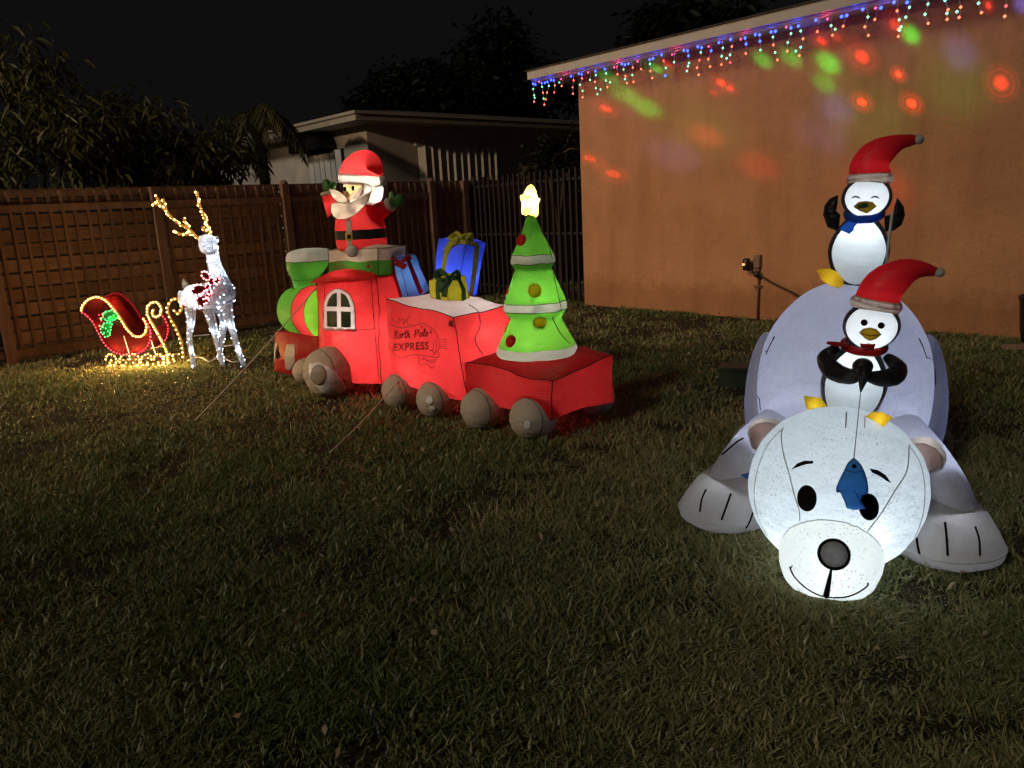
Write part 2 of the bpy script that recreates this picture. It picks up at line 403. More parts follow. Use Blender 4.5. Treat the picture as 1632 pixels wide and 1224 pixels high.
def grass():
    NB = 1800000
    r = rng.random(NB); ymin, ymax = .8, 15.0
    y = ymin*(ymax/ymin)**(r**.78); x = (rng.random(NB)*2-1)*(y*.80+1.5)
    # keep to the lawn: this side of the fence and of the house wall, inside the frame with a margin
    dF = (x-FA.x)*FN.x+(y-FA.y)*FN.y; dH = (x-HK.x)*HN.x+(y-HK.y)*HN.y; sH = (x-HK.x)*HU.x+(y-HK.y)*HU.y
    ok = (dF < .03) & ((dH > .015) | (sH < -.02)) & ((sH > -3.2) | (dH > 0))
    dens = vnoise(x, y, .35)*.5+vnoise(x, y, .11)*.35+vnoise(x+31, y, 1.1)*.3
    ok &= rng.random(NB) < np.clip((dens-.34)*2.2, .05, 1)
    # thin with distance (blades get wider instead) so that the count stays low
    ok &= rng.random(NB) < np.clip(.28+.75/(.28*y), 0, 1)
    # nothing grows under the bear's chin, paws and belly or under the wheels of the train
    for cx, cy_, r_ in ((1.08, 2.575, .135), (1.22, 2.80, .20), (1.33, 3.05, .26), (1.6, 3.6, .36), (1.85, 4.1, .36), (1.0, 3.2, .13), (1.62, 2.83, .13)): ok &= (x-cx)**2+(y-cy_)**2 > r_*r_
    x, y, dens = x[ok], y[ok], dens[ok]; n = len(x)
    z0 = np.full(n, -.022)
    ln = (.036+.042*rng.random(n)**1.4)*(.65+.6*vnoise(x+7, y, .22))*(.8+.35*vnoise(x, y+9, .9)); ln[rng.random(n) < .04] *= 1.3
    w = (.0032+.0040*rng.random(n)**1.3)*np.clip(y/4.0, 1.0, 2.6)*.5
    w *= 1.25
    az = rng.random(n)*2*np.pi; lean = .35+1.0*rng.random(n)**.8; lean += .25*(vnoise(x+3, y+3, .3)-.5)
    az2 = az+rng.normal(0, .5, n); dx, dy = np.cos(az), np.sin(az); ex, ey = np.cos(az2), np.sin(az2)
    fa = rng.random(n)*2*np.pi; px_, py_ = np.cos(fa)*w, np.sin(fa)*w
    b = np.stack([x, y, z0], 1); h1 = ln*.55
    mid = b+np.stack([dx*np.sin(lean*.55)*h1, dy*np.sin(lean*.55)*h1, np.cos(lean*.55)*h1], 1)
    tip = mid+np.stack([ex*np.sin(np.minimum(lean*1.45, 1.9))*h1, ey*np.sin(np.minimum(lean*1.45, 1.9))*h1, np.cos(np.minimum(lean*1.45, 1.9))*h1], 1)
    pv = np.stack([px_, py_, np.zeros(n)], 1)
    verts = np.stack([b-pv*.8, b+pv*.8, mid+pv, mid-pv, tip], 1)
    dry = np.clip(vnoise(x+50, y+20, 1.3)*.8+vnoise(x, y, .4)*.35-.20+rng.normal(0, .30, n), 0, 1)
    me = npmesh('grass', verts, 5, [[0, 1, 2, 3], [3, 2, 4]], dry, leafmat('grass_blades', (.118, .168, .055), (.37, .33, .165), .3, .40))
    print('grass blades', n); return link('grass', me, kind='stuff')
grass()

n = 420; fx, fy_ = rng.uniform(-6, 4.5, n), 1.2+8*rng.random(n)**1.3
keep = ((fx-FA.x)*FN.x+(fy_-FA.y)*FN.y < -.1) & ((fx-HK.x)*HN.x+(fy_-HK.y)*HN.y > .1); fx, fy_ = fx[keep], fy_[keep]; n = len(fx)
a_ = rng.random(n)*6.28; s_ = rng.uniform(.008, .022, n); w_ = s_*rng.uniform(.3, .7, n); zz = .035+.02*rng.random(n)
dx, dy = np.cos(a_), np.sin(a_); P0 = np.stack([fx, fy_, zz], 1); u_ = np.stack([dx*s_, dy*s_, rng.normal(0, .5, n)*s_], 1); v_ = np.stack([-dy*w_, dx*w_, rng.normal(0, .3, n)*w_], 1)
link('fallen_leaves', npmesh('fallen_leaves', np.stack([P0-u_, P0-v_+np.array([0, 0, .003]), P0+u_, P0+v_+np.array([0, 0, .003])], 1), 4, [[0, 1, 2, 3]], rng.random(n)**2, leafmat('dead_leaf', (.22, .13, .06), (.55, .46, .34), .2, .6)), kind='stuff')
# ------------------------------------------------------------------ wooden fence along the back of the lawn
fence = thing('wooden_fence', 'brown wooden fence with horizontal boards and thin upright battens behind the sleigh and the train', 'fence', FA, FANG)
bays = [-3.4, -1.65, .12, 1.89, 3.58, 6.05, 6.72, 8.5, 10.2]
shared = {}
def piece(parent, name, key, mk, mats, loc, rot=(0, 0, 0), smooth=False):
    if key not in shared:
        q = Mb(); q.add(*mk()); shared[key] = q.mesh(name, mats, smooth)
    o = link(name, shared[key], parent, loc); o.rotation_euler = rot; return o
for b0, b1 in zip(bays, bays[1:]):
    L_ = b1-b0
    for k in range(12):
        hh = .135 if k < 11 else .09
        piece(fence, 'board', ('fb', round(L_, 2), k % 3, hh), lambda: (lambda a_, b_: (a_[0]+b_[0], a_[1]+[tuple(i+8 for i in q_) for q_ in b_[1]]))(boxr(0, L_, -.011, .011, 0, hh, .002), box(.01, L_-.01, .105, .112, hh-.06, hh+.08) if b0 > 1.8 and hh > .1 else ([], [])), M_wood, (b0, .03+random.uniform(-.003, .003), .035+k*.1585), (random.uniform(-.015, .015), random.uniform(-.0015, .0015), 0))  # right bays: rear lip added behind the gaps to block light from beyond
    if b0 < 6.7:
        nb = max(1, round(L_/.128)); st_ = L_/nb
        for k in range(nb):
            if k == 0: continue
            piece(fence, 'batten', ('ba', k % 4), lambda: boxr(-.017, .017, -.012, .010, .02, 1.845, .0025), M_post, (b0+k*st_+random.uniform(-.008, .008), .004, 0), (0, random.uniform(-.004, .004), 0))
        piece(fence, 'rail', ('ra', round(L_, 2)), lambda: boxr(0, L_, -.02, .012, 1.625, 1.70, .002), M_post, (b0+.0, -.022, 0))
        piece(fence, 'rail', ('rb', round(L_, 2)), lambda: boxr(0, L_, -.02, .012, .06, .15, .002), M_post, (b0+.0, -.022, 0))
for b0 in bays[:7]:
    o = piece(fence, 'post', 'po', lambda: boxr(-.05, .05, -.05, .045, -.1, 1.862, .001), M_post, (b0, -.03, 0))
for b0 in (3.58, 6.05):
    piece(fence, 'post_cap', 'cap', lambda: ball((0, 0, 0), (.055, .055, .05), 8, 12), M_post, (b0, -.03, 1.87), smooth=True)

# ------------------------------------------------------------------ dark metal gate between the fence and the house corner
gate = thing('metal_fence', 'dark metal picket fence between the wooden fence and the orange house corner', 'fence', HK, HANG)
LG = 2.5
ng = 21
for k in range(ng):
    piece(gate, 'picket', 'gp', lambda: boxr(-.019, .019, -.014, .014, .05, 1.905, .0015), M_metal, (-.07-k*(LG-.12)/(ng-1), .1, random.uniform(-.008, .008)))
for z in (.16, .98, 1.74):
    piece(gate, 'rail', 'gr', lambda: box(-LG, -.03, -.012, .012, 0, .035), M_metal, (0, .126, z))
for x in (-LG-.02, -.035):
    piece(gate, 'post', 'gpo', lambda: box(-.03, .03, -.03, .03, 0, 1.93), M_metal, (x, .13, 0))

# ------------------------------------------------------------------ the orange house on the right
house = thing('orange_house', 'house with a rough orange stucco wall and a pale roof edge beside the lawn', 'house', HK, HANG)
q = Mb(); WL = 9.0; nx, nz = 110, 36
# local axes: x along the wall to the right, -y out towards the lawn
wv = []; wf = []
for j in range(nz+1):
    for i in range(nx+1):
        x = WL*i/nx; z = -.1+3.16*j/nz
        d = .010*noise.noise(V((x*1.3, 3, z*1.3)))+.006*noise.noise(V((x*4, 7, z*4)))+.003*noise.noise(V((x*13, 1, z*13)))
        if i == 0: d = 0
        if z < .12: d += .006*noise.noise(V((x*9, 0, 0)))
        wv.append((x+(0 if i else .006*noise.noise(V((0, 9, z*5)))), d, z))
for j in range(nz):
    for i in range(nx): k = j*(nx+1)+i; wf.append((k, k+1, k+nx+2, k+nx+1))
q.add(wv, wf)
q.add([(0, 0, -.1), (0, 6, -.1), (0, 6, 3.06), (0, 0, 3.06)], [(0, 3, 2, 1)]); q.add([(0, 6, -.1), (WL, 6, -.1), (WL, 6, 3.06), (0, 6, 3.06)], [(0, 3, 2, 1)]); q.add([(WL, 0, -.1), (WL, 6, -.1), (WL, 6, 3.06), (WL, 0, 3.06)], [(0, 1, 2, 3)])
q.obj('wall', M_stucco, house)
OV, PX = .42, .50
q = Mb(); q.add(*box(-PX, WL, -OV+.02, 6.4, 3.062, 3.085)); q.obj('soffit', M_white, house, smooth=False)
q = Mb(); q.add(*box(-PX-.02, WL, -OV-.025, -OV+.018, 3.075, 3.178)); q.obj('fascia', M_white, house, smooth=False)
q = Mb(); q.add(*box(-PX-.022, -PX+.02, -OV+.02, 6.4, 3.075, 3.178)); q.obj('fascia', M_white, house, smooth=False)
q = Mb(); q.add([(-PX-.04, -OV-.05, 3.18), (WL, -OV-.05, 3.18), (WL, 6.5, 3.18), (-PX-.04, 6.5, 3.18), (-PX-.04, -OV-.05, 3.192), (WL, -OV-.05, 3.192), (WL, 3, 3.45), (-PX-.04, 3, 3.45), (-PX-.04, 6.5, 3.192), (WL, 6.5, 3.192)],
   [(0, 3, 2, 1), (0, 1, 5, 4), (4, 5, 6, 7), (7, 6, 9, 8), (0, 4, 7, 8, 3), (1, 2, 9, 6, 5), (2, 3, 8, 9)]); q.obj('roof', M_roofm, house, smooth=False)
HM = TM(house); HMI = HM.inverted()
def wl(px, py, out=0.0):
    """pixel -> point of the house wall in its own axes (out = distance in front of the wall)"""
    p = onplane(px, py, HK+HN*out, HN); l = HMI @ p; return V((l.x, -out, l.z))

# outlet, conduit and cord on that wall
o_ = wl(1207, 420); outlet = thing('outdoor_outlet', 'small black outdoor timer plugged into an outlet on the orange wall', 'outlet', HM @ V((o_.x, 0, 0)), HANG)
q = Mb(); q.add(*box(-.015, .055, -.05, .012, o_.z-.04, o_.z+.10)); q.obj('outlet_box', mat('outlet_grey', (.22, .14, .10), .6, .1), outlet, smooth=False)
zc = wl(1197, 420).z; xc = wl(1197, 420).x-o_.x
q = Mb(); q.add(*sweep([(xc, -.10, zc-.07), (xc, -.10, zc-.06), (xc, -.10, zc+.05), (xc, -.10, zc+.068)], [(.03, .028), (.042, .04), (.042, .04), (.03, .028)], 12)); q.obj('timer', M_blackp, outlet)
q = Mb(); q.add(*box(xc-.026, xc+.004, -.146, -.141, zc-.01, zc+.012)); q.obj('display', glow('timer_display', (1, .45, .12), 2.2), outlet, smooth=False)
q = Mb(); q.add(*ball((.03, -.06, zc-.115), (.04, .035, .04), 8, 12)); q.add(*tube([(xc, -.1, zc-.06), (0, -.09, zc-.09), (.03, -.06, zc-.115)], .012)); q.obj('plug', M_blackp, outlet)
q = Mb(); q.add(*tube([(.03, -.02, o_.z-.04), (.032, -.02, o_.z-.3), (.028, -.02, -.05)], .014, 8)); q.obj('conduit', M_pipe, outlet)
q = Mb(); q.add(*box(-.02, .075, -.035, .01, o_.z-.27, o_.z-.25)); q.obj('strap', M_pipe, outlet, smooth=False)
pc = [outlet.matrix_basis @ V((.05, -.06, zc-.12))]
cordp = [TM(outlet) @ V((.05, -.06, zc-.12)), HM @ V((o_.x+.25, -.05, o_.z-.22)), HM @ V((o_.x+.55, -.10, o_.z-.33)), HM @ V((o_.x+.9, -.3, o_.z-.48)), V((2.6, 7.3, .10)), V((2.35, 6.3, .03))]
q = Mb(); q.add(*tube(smooth_path(cordp, 8), .009, 6)); tag(q.obj('power_cord', M_cord), 'black power cord running from the wall outlet down towards the white bear', 'cord')

# thing cut by the right edge of the picture, and boards lying at the wall
p = onplane(1652, 520, HK+HN*.16, HN); pot = thing('plant_pot', 'black round pot standing against the orange wall at the right edge', 'pot', (p.x, p.y, 0))
prof = [(.10, 0), (.125, .1), (.14, .25), (.145, .30), (.155, .305), (.155, .335), (.14, .335), (.13, .30)]
q = Mb(); q.add(*loft([[V((r*cos(2*pi*j/24), r*sin(2*pi*j/24), z*1.25)) for j in range(24)] for r, z in prof], True, False)); q.obj('pot_body', M_blackp, pot)
q = Mb(); q.add(*loft([[V((.128*s*cos(2*pi*j/24), .128*s*sin(2*pi*j/24), .37+.01*noise.noise(V((s*9, j, 0))))) for j in range(24)] for s in (1, .6, .1)], False, True)); q.obj('soil', M_soil, pot)
p = gnd(1600, 562)
q = Mb(); q.add(*boxr(0, 1.2, -.05, .05, 0, .03, .003)); o = q.obj('plank', mat('old_plank', (.30, .2, .14), .8, .3, 4, 20, .4, .005, (8, 1, 1)), smooth=False, label='weathered flat board lying on the grass at the right edge', cat='plank'); o.location = (p.x, p.y, .035); o.rotation_euler = (0, .02, -.12)
q = Mb(); q.add(*boxr(0, 1.0, -.04, .04, 0, .025, .003)); o = q.obj('plank', M_wood, smooth=False, label='shorter dark board lying in front of the weathered one', cat='plank'); o.location = (p.x+.12, p.y-.17, .035); o.rotation_euler = (0, -.02, -.2)
p = gnd(1178, 612)
ub = thing('utility_box', 'low dark green box sitting in the grass left of the white bear', 'box', p, radians(-20))
q = Mb(); M_ub = mat('dark_green_plastic', (.015, .028, .016), .5, .1)
q.add(*loft([[V((sx*w_, sy*w_*.8, z)) for sx, sy in ((-1, -1), (1, -1), (1, 1), (-1, 1))] for w_, z in ((.15, 0), (.14, .12))], False, True)); q.obj('box_body', M_ub, ub, smooth=False)
q = Mb(); q.add(*loft([[V((sx*w_, sy*w_*.8, z)) for sx, sy in ((-1, -1), (1, -1), (1, 1), (-1, 1))] for w_, z in ((.15, .122), (.15, .14), (.14, .147))], True, True)); q.obj('lid', M_ub, ub, smooth=False)

# ------------------------------------------------------------------ neighbour's house behind the fence
NP = aty(592, 300, 15.6); NP.z = 0
nb = thing('neighbour_house', 'low grey house with a flat pale roof edge standing behind the wooden fence', 'house', NP, FANG)
NM = TM(nb); NMI = NM.inverted()
def nr(px, py, o=0): return NMI @ onplane(px, py, NP-FN*o, FN)      # right face (local y = -o)
def nl(px, py, o=0): return NMI @ onplane(px, py, NP-FU*o, FU)      # left face (local x = -o)
EZ = nr(700, 203).z
q = Mb(); q.add(*box(0, 11, 0, 7, 0, EZ)); q.obj('wall', M_grey, nb, smooth=False)
q = Mb(); q.add(*box(-.55, 11.5, -.55, 7.6, EZ+.002, EZ+.05)); q.obj('soffit', M_grey, nb, smooth=False)
q = Mb(); q.add(*box(-.59, 11.5, -.59, -.552, EZ+.0, EZ+.11)); q.add(*box(-.59, -.552, -.55, 7.6, EZ+.0, EZ+.11)); q.obj('fascia', M_nf, nb, smooth=False)
q = Mb(); q.add(*box(-.63, 11.5, -.63, 7.6, EZ+.112, EZ+.165)); q.obj('roof_edge', M_nf, nb, smooth=False)
q = Mb(); q.add(*loft([[V((-.6+i, -.6+i, EZ+.167+i*.16)), V((11.5-i, -.6+i, EZ+.167+i*.16)), V((11.5-i, 7.6-i, EZ+.167+i*.16)), V((-.6+i, 7.6-i, EZ+.167+i*.16))] for i in (0, 3.6)], False, True)); q.obj('roof', M_roofm, nb, smooth=False)
a, b = nr(668, 288), nr(788, 235); zt = nr(728, 233).z
wn = link('window', None, nb); 
q = Mb(); q.add(*box(a.x, b.x, -.012, .02, a.z-.5, zt)); bpy.data.objects.remove(wn); wn = q.obj('window', M_dark, nb, smooth=False)
nslat = 11
for k in range(nslat):
    x = a.x+(b.x-a.x)*(k+.35)/nslat; wd_ = (b.x-a.x)/nslat
    o = piece(wn, 'shutter_slat', 'sl', lambda: boxr(-wd_*.42, wd_*.42, -.012, .012, a.z-.5, zt-.02, .002), M_shut, (x, -.07, 0), (0, 0, -.75 if k % 2 == 0 else -.6))
q = Mb(); q.add(*box(a.x-.08, b.x+.08, -.1, -.02, zt-.018, zt+.05)); q.obj('frame', M_grey, wn, smooth=False)
a, b = nl(500, 290), nl(548, 240); zt = nl(525, 240).z
q = Mb(); q.add(*box(-.02, .012, b.y, a.y, a.z-.4, zt)); wn2 = q.obj('window', M_dark, nb, smooth=False)
for k in range(6):
    y = b.y+(a.y-b.y)*(k+.5)/6; wd_ = (a.y-b.y)/6
    piece(wn2, 'shutter_slat', 'sl2', lambda: boxr(-.012, .012, -wd_*.34, wd_*.34, a.z-.4, zt-.02, .002), M_shut, (-.07, y, 0), (0, 0, .3 if k % 2 == 0 else .1))
# dark rounded awning over that window
a, b = nl(488, 240), nl(538, 238); zt = nl(512, 205).z; zb = nl(520, 240).z
arc = [(cos(pi*i/16), sin(pi*i/16)) for i in range(17)]
q = Mb(); R1 = [V((-.02, (a.y+b.y)/2+(a.y-b.y)/2*c_, zb+(zt-zb)*s_)) for c_, s_ in arc]; R2 = [V((-.42, p_.y, zb+(p_.z-zb)*.75)) for p_ in R1]
q.add(R1+R2, [(i, i+1, 18+i, 17+i) for i in range(16)]+[tuple(range(16, -1, -1)), tuple(range(17, 34))]); q.obj('awning', M_dark, nb, smooth=False)

# ------------------------------------------------------------------ plants
def leaves(name, base, dirs, ln, wd, tint, m, fold=.25):
    """N leaf blades: base (N,3), unit direction (N,3), length, width"""
    n = len(base); d = dirs/np.linalg.norm(dirs, axis=1)[:, None]
    up = np.tile(np.array([0, 0, 1.]), (n, 1))+rng.normal(0, .5, (n, 3)); s = np.cross(d, up); s /= np.linalg.norm(s, axis=1)[:, None]+1e-9; nn = np.cross(s, d)
    L_ = ln[:, None]; W_ = wd[:, None]; droop = np.array([0, 0, -1.])*(L_*.18)
    p0 = base; p1 = base+d*L_*.35+nn*W_*.1; p2 = base+d*L_*.72+droop*.5; p3 = base+d*L_+droop
    v = np.stack([p0, p1-s*W_*.5+nn*W_*fold, p1, p1+s*W_*.5+nn*W_*fold, p2-s*W_*.42+nn*W_*fold*.8, p2, p2+s*W_*.42+nn*W_*fold*.8, p3], 1)
    return npmesh(name, v, 8, [[0, 2, 1], [0, 3, 2], [1, 2, 5, 4], [2, 3, 6, 5], [4, 5, 7], [5, 6, 7]], tint, m)
def tree(name, label, cat, base, trunk_h, lobes, nclust, per, ln, wd, m, droop=.6, group=None, tr=.16, spread=.12, bend=(0, 0)):
    """lobes: (dx,dy,z,rx,ry,rz) ellipsoids whose outer parts carry leaf clusters"""
    t = thing(name, label, cat, base, 0, group); B = []; D = []; T = []
    tot = sum(l[3]*l[5] for l in lobes); q = Mb(); top = V((bend[0], bend[1], trunk_h))
    q.add(*sweep(smooth_path([(0, 0, -.1), (bend[0]*.3, bend[1]*.3, trunk_h*.45), top], 5), [tr*(1-.045*i) for i in range(11)], 9))
    for l in lobes:
        c = np.array(l[:3]); r = np.array(l[3:6])
        e = V(c); q.add(*sweep(smooth_path([tuple(top*.85), tuple(top.lerp(e, .5)+V((0, 0, .15))), tuple(e)], 4), [tr*.45*(1-.1*i) for i in range(9)], 6))
        for k in range(max(3, int(nclust*l[3]*l[5]/tot))):
            u = rng.normal(0, 1, 3); u /= np.linalg.norm(u); u[2] = u[2]*.9+.05
            p = c+u*r*(.55+.5*rng.random()**.6); nper = int(per*(.6+.8*rng.random())); tone = rng.random()
            a = rng.random(nper)*2*np.pi; dz = -droop+rng.normal(0, .35, nper)
            B.append(p+rng.normal(0, spread, (nper, 3))); D.append(np.stack([np.cos(a), np.sin(a), dz], 1)+u*.4); T.append(np.clip(tone*.7+rng.random(nper)*.35, 0, 1))
            if k % 5 == 0: q.add(*tube([tuple(c), tuple((c+p)/2+np.array([0, 0, .05])), tuple(p)], .018, 4))
    B = np.concatenate(B); D = np.concatenate(D); T = np.concatenate(T); n = len(B)
    link('crown', leaves('crown', B, D, ln*(.6+.7*rng.random(n)), wd*(.7+.5*rng.random(n)), T, m), t)
    q.obj('trunk', M_bark, t); return t
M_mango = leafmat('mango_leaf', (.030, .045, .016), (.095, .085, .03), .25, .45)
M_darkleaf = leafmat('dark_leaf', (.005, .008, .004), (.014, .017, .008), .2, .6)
def lob(px, py, y, rx, rz, base, ry=None):
    p = aty(px, py, y)-base; return (p.x, p.y, p.z, rx, ry or rx*.8, rz)
b = V((-9.2, 12.2, 0))
tree('mango_tree', 'large tree with long drooping leaves rising over the left end of the fence', 'tree', b, 2.2,
     [lob(-20, 95, 11.6, 1.0, .55, b), lob(20, 150, 11.6, .9, .5, b), lob(40, 215, 11.2, 1.2, .6, b), lob(130, 200, 11.6, .8, .5, b), lob(-60, 220, 11, 1.2, 1.0, b), lob(70, 275, 11, 1.3, .35, b)], 130, 26, .22, .045, M_mango, .75)
b = V((-6.2, 13.0, 0))
tree('mango_tree', 'smaller leafy tree behind the fence above the reindeer', 'tree', b, 1.8,
     [lob(205, 205, 12.6, .95, .45, b), lob(290, 225, 12.8, .8, .38, b), lob(250, 265, 12.4, 1.1, .32, b), lob(345, 255, 13.0, .7, .42, b), lob(170, 260, 12.2, .7, .35, b)], 100, 24, .22, .045, M_mango, .75)
# palm
pc_ = aty(408, 185, 14.2); palm = thing('palm_tree', 'palm with drooping fronds behind the fence at the corner of the grey house', 'palm', (pc_.x, pc_.y, 0))
q = Mb(); q.add(*sweep([(0, 0, -.1), (.03, 0, pc_.z*.5), (0, 0, pc_.z)], [.13, .1, .09], 10)); q.obj('trunk', M_bark, palm)
M_palm = leafmat('palm_leaf', (.035, .042, .016), (.10, .085, .035), .25, .45)
for k in range(15):
    a = 2*pi*k/15+random.uniform(-.2, .2); el = random.uniform(.1, 1.1); L_ = random.uniform(.75, 1.1); P = []
    for i in range(9):
        s = i/8; P.append(V((cos(a)*L_*s*cos(el*(1-s*.5)), sin(a)*L_*s*cos(el*(1-s*.5)), pc_.z+L_*(sin(el)*s-1.15*s*s))))
    B = []; D = []; ln = []
    for i in range(44):
        s = .12+.88*i/44; ii = min(int(s*8), 7); pp = P[ii].lerp(P[ii+1], s*8-ii); tg = (P[ii+1]-P[ii]).normalized(); sd = tg.cross(V((0, 0, 1))).normalized()*(1 if i % 2 else -1)
        B.append(pp); D.append(tg*.7+sd*.8+V((0, 0, -.55))); ln.append(.36*(1-.55*abs(s-.45)))
    n_ = len(B); me = leaves('frond', np.array([tuple(p_) for p_ in B]), np.array([tuple(p_) for p_ in D]), np.array(ln), np.full(n_, .03), np.clip(rng.random(n_)*.5+random.random()*.5, 0, 1), M_palm, .1)
    o = link('frond', me, palm); qq = Mb(); qq.add(*tube(P, [.014-.0013*i for i in range(9)], 4)); qq.obj('stem', M_palm, o)
# dark trees behind the houses
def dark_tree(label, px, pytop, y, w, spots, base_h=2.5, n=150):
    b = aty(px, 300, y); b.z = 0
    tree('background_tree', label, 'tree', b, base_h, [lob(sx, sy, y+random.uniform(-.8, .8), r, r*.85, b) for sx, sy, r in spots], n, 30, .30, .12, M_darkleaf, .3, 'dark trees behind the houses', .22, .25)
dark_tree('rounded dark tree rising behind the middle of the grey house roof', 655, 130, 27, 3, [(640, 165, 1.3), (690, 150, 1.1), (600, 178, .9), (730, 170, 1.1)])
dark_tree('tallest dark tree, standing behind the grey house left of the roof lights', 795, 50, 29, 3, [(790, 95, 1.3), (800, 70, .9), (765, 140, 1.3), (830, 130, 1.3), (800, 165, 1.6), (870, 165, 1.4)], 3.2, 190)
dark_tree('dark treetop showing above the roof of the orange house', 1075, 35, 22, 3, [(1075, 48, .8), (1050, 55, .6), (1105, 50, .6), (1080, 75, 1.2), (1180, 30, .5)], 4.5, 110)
# shrub behind the metal fence
b = aty(890, 330, 14.2); b.z = 0
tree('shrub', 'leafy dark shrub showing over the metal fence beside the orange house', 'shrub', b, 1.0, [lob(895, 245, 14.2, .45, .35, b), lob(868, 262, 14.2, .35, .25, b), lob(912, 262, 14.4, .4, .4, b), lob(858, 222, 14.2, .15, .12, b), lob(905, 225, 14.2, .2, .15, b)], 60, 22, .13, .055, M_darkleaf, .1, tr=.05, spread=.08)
# ------------------------------------------------------------------ inflatable fabrics
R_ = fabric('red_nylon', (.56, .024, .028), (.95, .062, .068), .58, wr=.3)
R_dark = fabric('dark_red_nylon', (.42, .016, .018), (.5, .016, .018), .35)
G_ = fabric('green_nylon', (.045, .17, .022), (.10, .42, .045), .5)
G_lit = fabric('lit_green_nylon', (.13, .34, .03), (.26, .72, .05), .55)  # boiler green with the nearby lamp's brightness put into the colour
G_tree = fabric('tree_green_nylon', (.06, .26, .025), (.18, .60, .06), .55)
G_mit = fabric('mitten_green', (.045, .15, .035), (.05, .2, .04), .3)
W_ = fabric('white_nylon', (.66, .66, .66), (.72, .73, .74), .5)
W_trim = fabric('trim_white', (.62, .60, .58), (.60, .62, .58), .4)
W_tan = fabric('tan_nylon', (.66, .58, .50), (.62, .54, .46), .42)
GR_ = fabric('grey_nylon', (.52, .455, .375), (.42, .37, .31), .2, wr=.5, rough=.65, spec=.15)
GR_hub = fabric('pale_grey_print', (.86, .85, .84), (.4, .4, .4), .2)
TAN_hub = fabric('tan_print', (.34, .30, .24), (.2, .18, .15), .2)
B_sky = fabric('sky_blue_nylon', (.09, .22, .52), (.12, .30, .70), .5)
B_royal = fabric('royal_blue_nylon', (.05, .08, .50), (.07, .13, .95), .6)
Y_ = fabric('yellow_nylon', (.50, .42, .035), (.62, .55, .04), .5)
YG_rib = fabric('yellow_ribbon', (.45, .44, .05), (.40, .42, .05), .4)
GRN_rib = fabric('green_ribbon', (.035, .11, .06), (.04, .14, .07), .4)
RED_rib = fabric('red_ribbon', (.34, .012, .02), (.22, .012, .02), .35)
SEAM = mat('seam_thread', (.02, .012, .010), .8, .1)
SEAM_G = mat('seam_grey', (.12, .13, .13), .8, .1)
INK = mat('dark_print', (.20, .010, .012), .7, .1)
BLK_P = mat('black_print', (.003, .003, .0035), .7, .1, spec=.1)
W_beard = fabric('beard_cream', (.74, .66, .58), (.66, .58, .48), .4)
SKIN = fabric('skin_nylon', (.62, .48, .26), (.78, .62, .32), .5)
SEAM_B = mat('seam_brown', (.10, .07, .05), .8, .1)
GOLD = mat('gold_print', (.42, .30, .04), .5, .1)
DKGRN = mat('window_print', (.008, .03, .012), .6, .1)
STAR_M = fabric('star_nylon', (.75, .70, .2), (.95, .88, .22), .7)
NOSE_T = fabric('nose_outline', (.45, .28, .12), (.5, .32, .14), .4)
ROPE = mat('tether_rope', (.55, .50, .42), .8, .1)

class Fr:
    def __init__(s, o): s.o = o; s.M = TM(o); s.Mi = s.M.inverted(); s.R = s.M.to_3x3()
    def y(s, px, py, y): n = s.R @ V((0, 1, 0)); return s.Mi @ onplane(px, py, s.M @ V((0, y, 0)), n)
    def x(s, px, py, x): n = s.R @ V((1, 0, 0)); return s.Mi @ onplane(px, py, s.M @ V((x, 0, 0)), n)
    def z(s, px, py, z): return s.Mi @ gnd(px, py, (s.M @ V((0, 0, z))).z)
    def g(s, px, py, y): return s.Mi @ aty(px, py, y)
def panels(o, P, spec):
    """spec: {part name: (panel keys, material)}; returns the bvh of all panels"""
    al = Mb()
    for k in P: al.add(*P[k])
    for nm, (ks, m) in spec.items():
        q = Mb()
        for k in ks: q.add(*P[k])
        q.obj(nm.split('#')[0], m, o)
    return al.bvh()
def split_panel(P, axis, cut, n):
    """split a square grid panel (n+1)^2 in two at row fraction cut (w direction)"""
    v, f = P; r = round(cut*n); lo = [q for q in f if q[0]//(n+1) < r]; hi = [q for q in f if q[0]//(n+1) >= r]
    def comp(fs):
        ids = sorted({i for q in fs for i in q}); mp = {a: b for b, a in enumerate(ids)}
        return [v[i] for i in ids], [tuple(mp[i] for i in q) for q in fs]
    return comp(lo), comp(hi)

# ================================================================== THE TRAIN
TR = thing('inflatable_train', 'red inflatable train with a green boiler, grey wheels and two open wagons', 'train', (-1.457, 5.977, 0), radians(-45.57))
T = Fr(TR)
# cab
N_ = 60
cb = [T.y(513, 614, .12), T.y(607, 612, .12), None, None, T.y(505, 448, .12), T.y(598, 441, .12), None, None]
for i, j in ((2, 1), (3, 0), (6, 5), (7, 4)): cb[i] = V((cb[j].x, .50, cb[j].z))
P = hexa(cb, dict(front=.055, right=.085, left=.02, back=.03, top=.0, bottom=.0), N_, 1, .012)
bv = panels(TR, P, dict(cab=(('front', 'back', 'left', 'right', 'bottom'), R_)))
cabv = caster(TR, bv)
seams(cb, [(0, 4), (1, 5), (4, 5), (0, 1), (5, 6)]).obj('seam', SEAM, TR)
q = Mb(); q.add(*stroke(cabv, [(591, 443), (597, 520), (605, 612)], .003)); q.add(*stroke(cabv, [(568, 526), (597, 524)], .0025)); q.add(*stroke(cabv, [(517, 450), (518, 525)], .0018)); q.obj('seam', SEAM, TR)
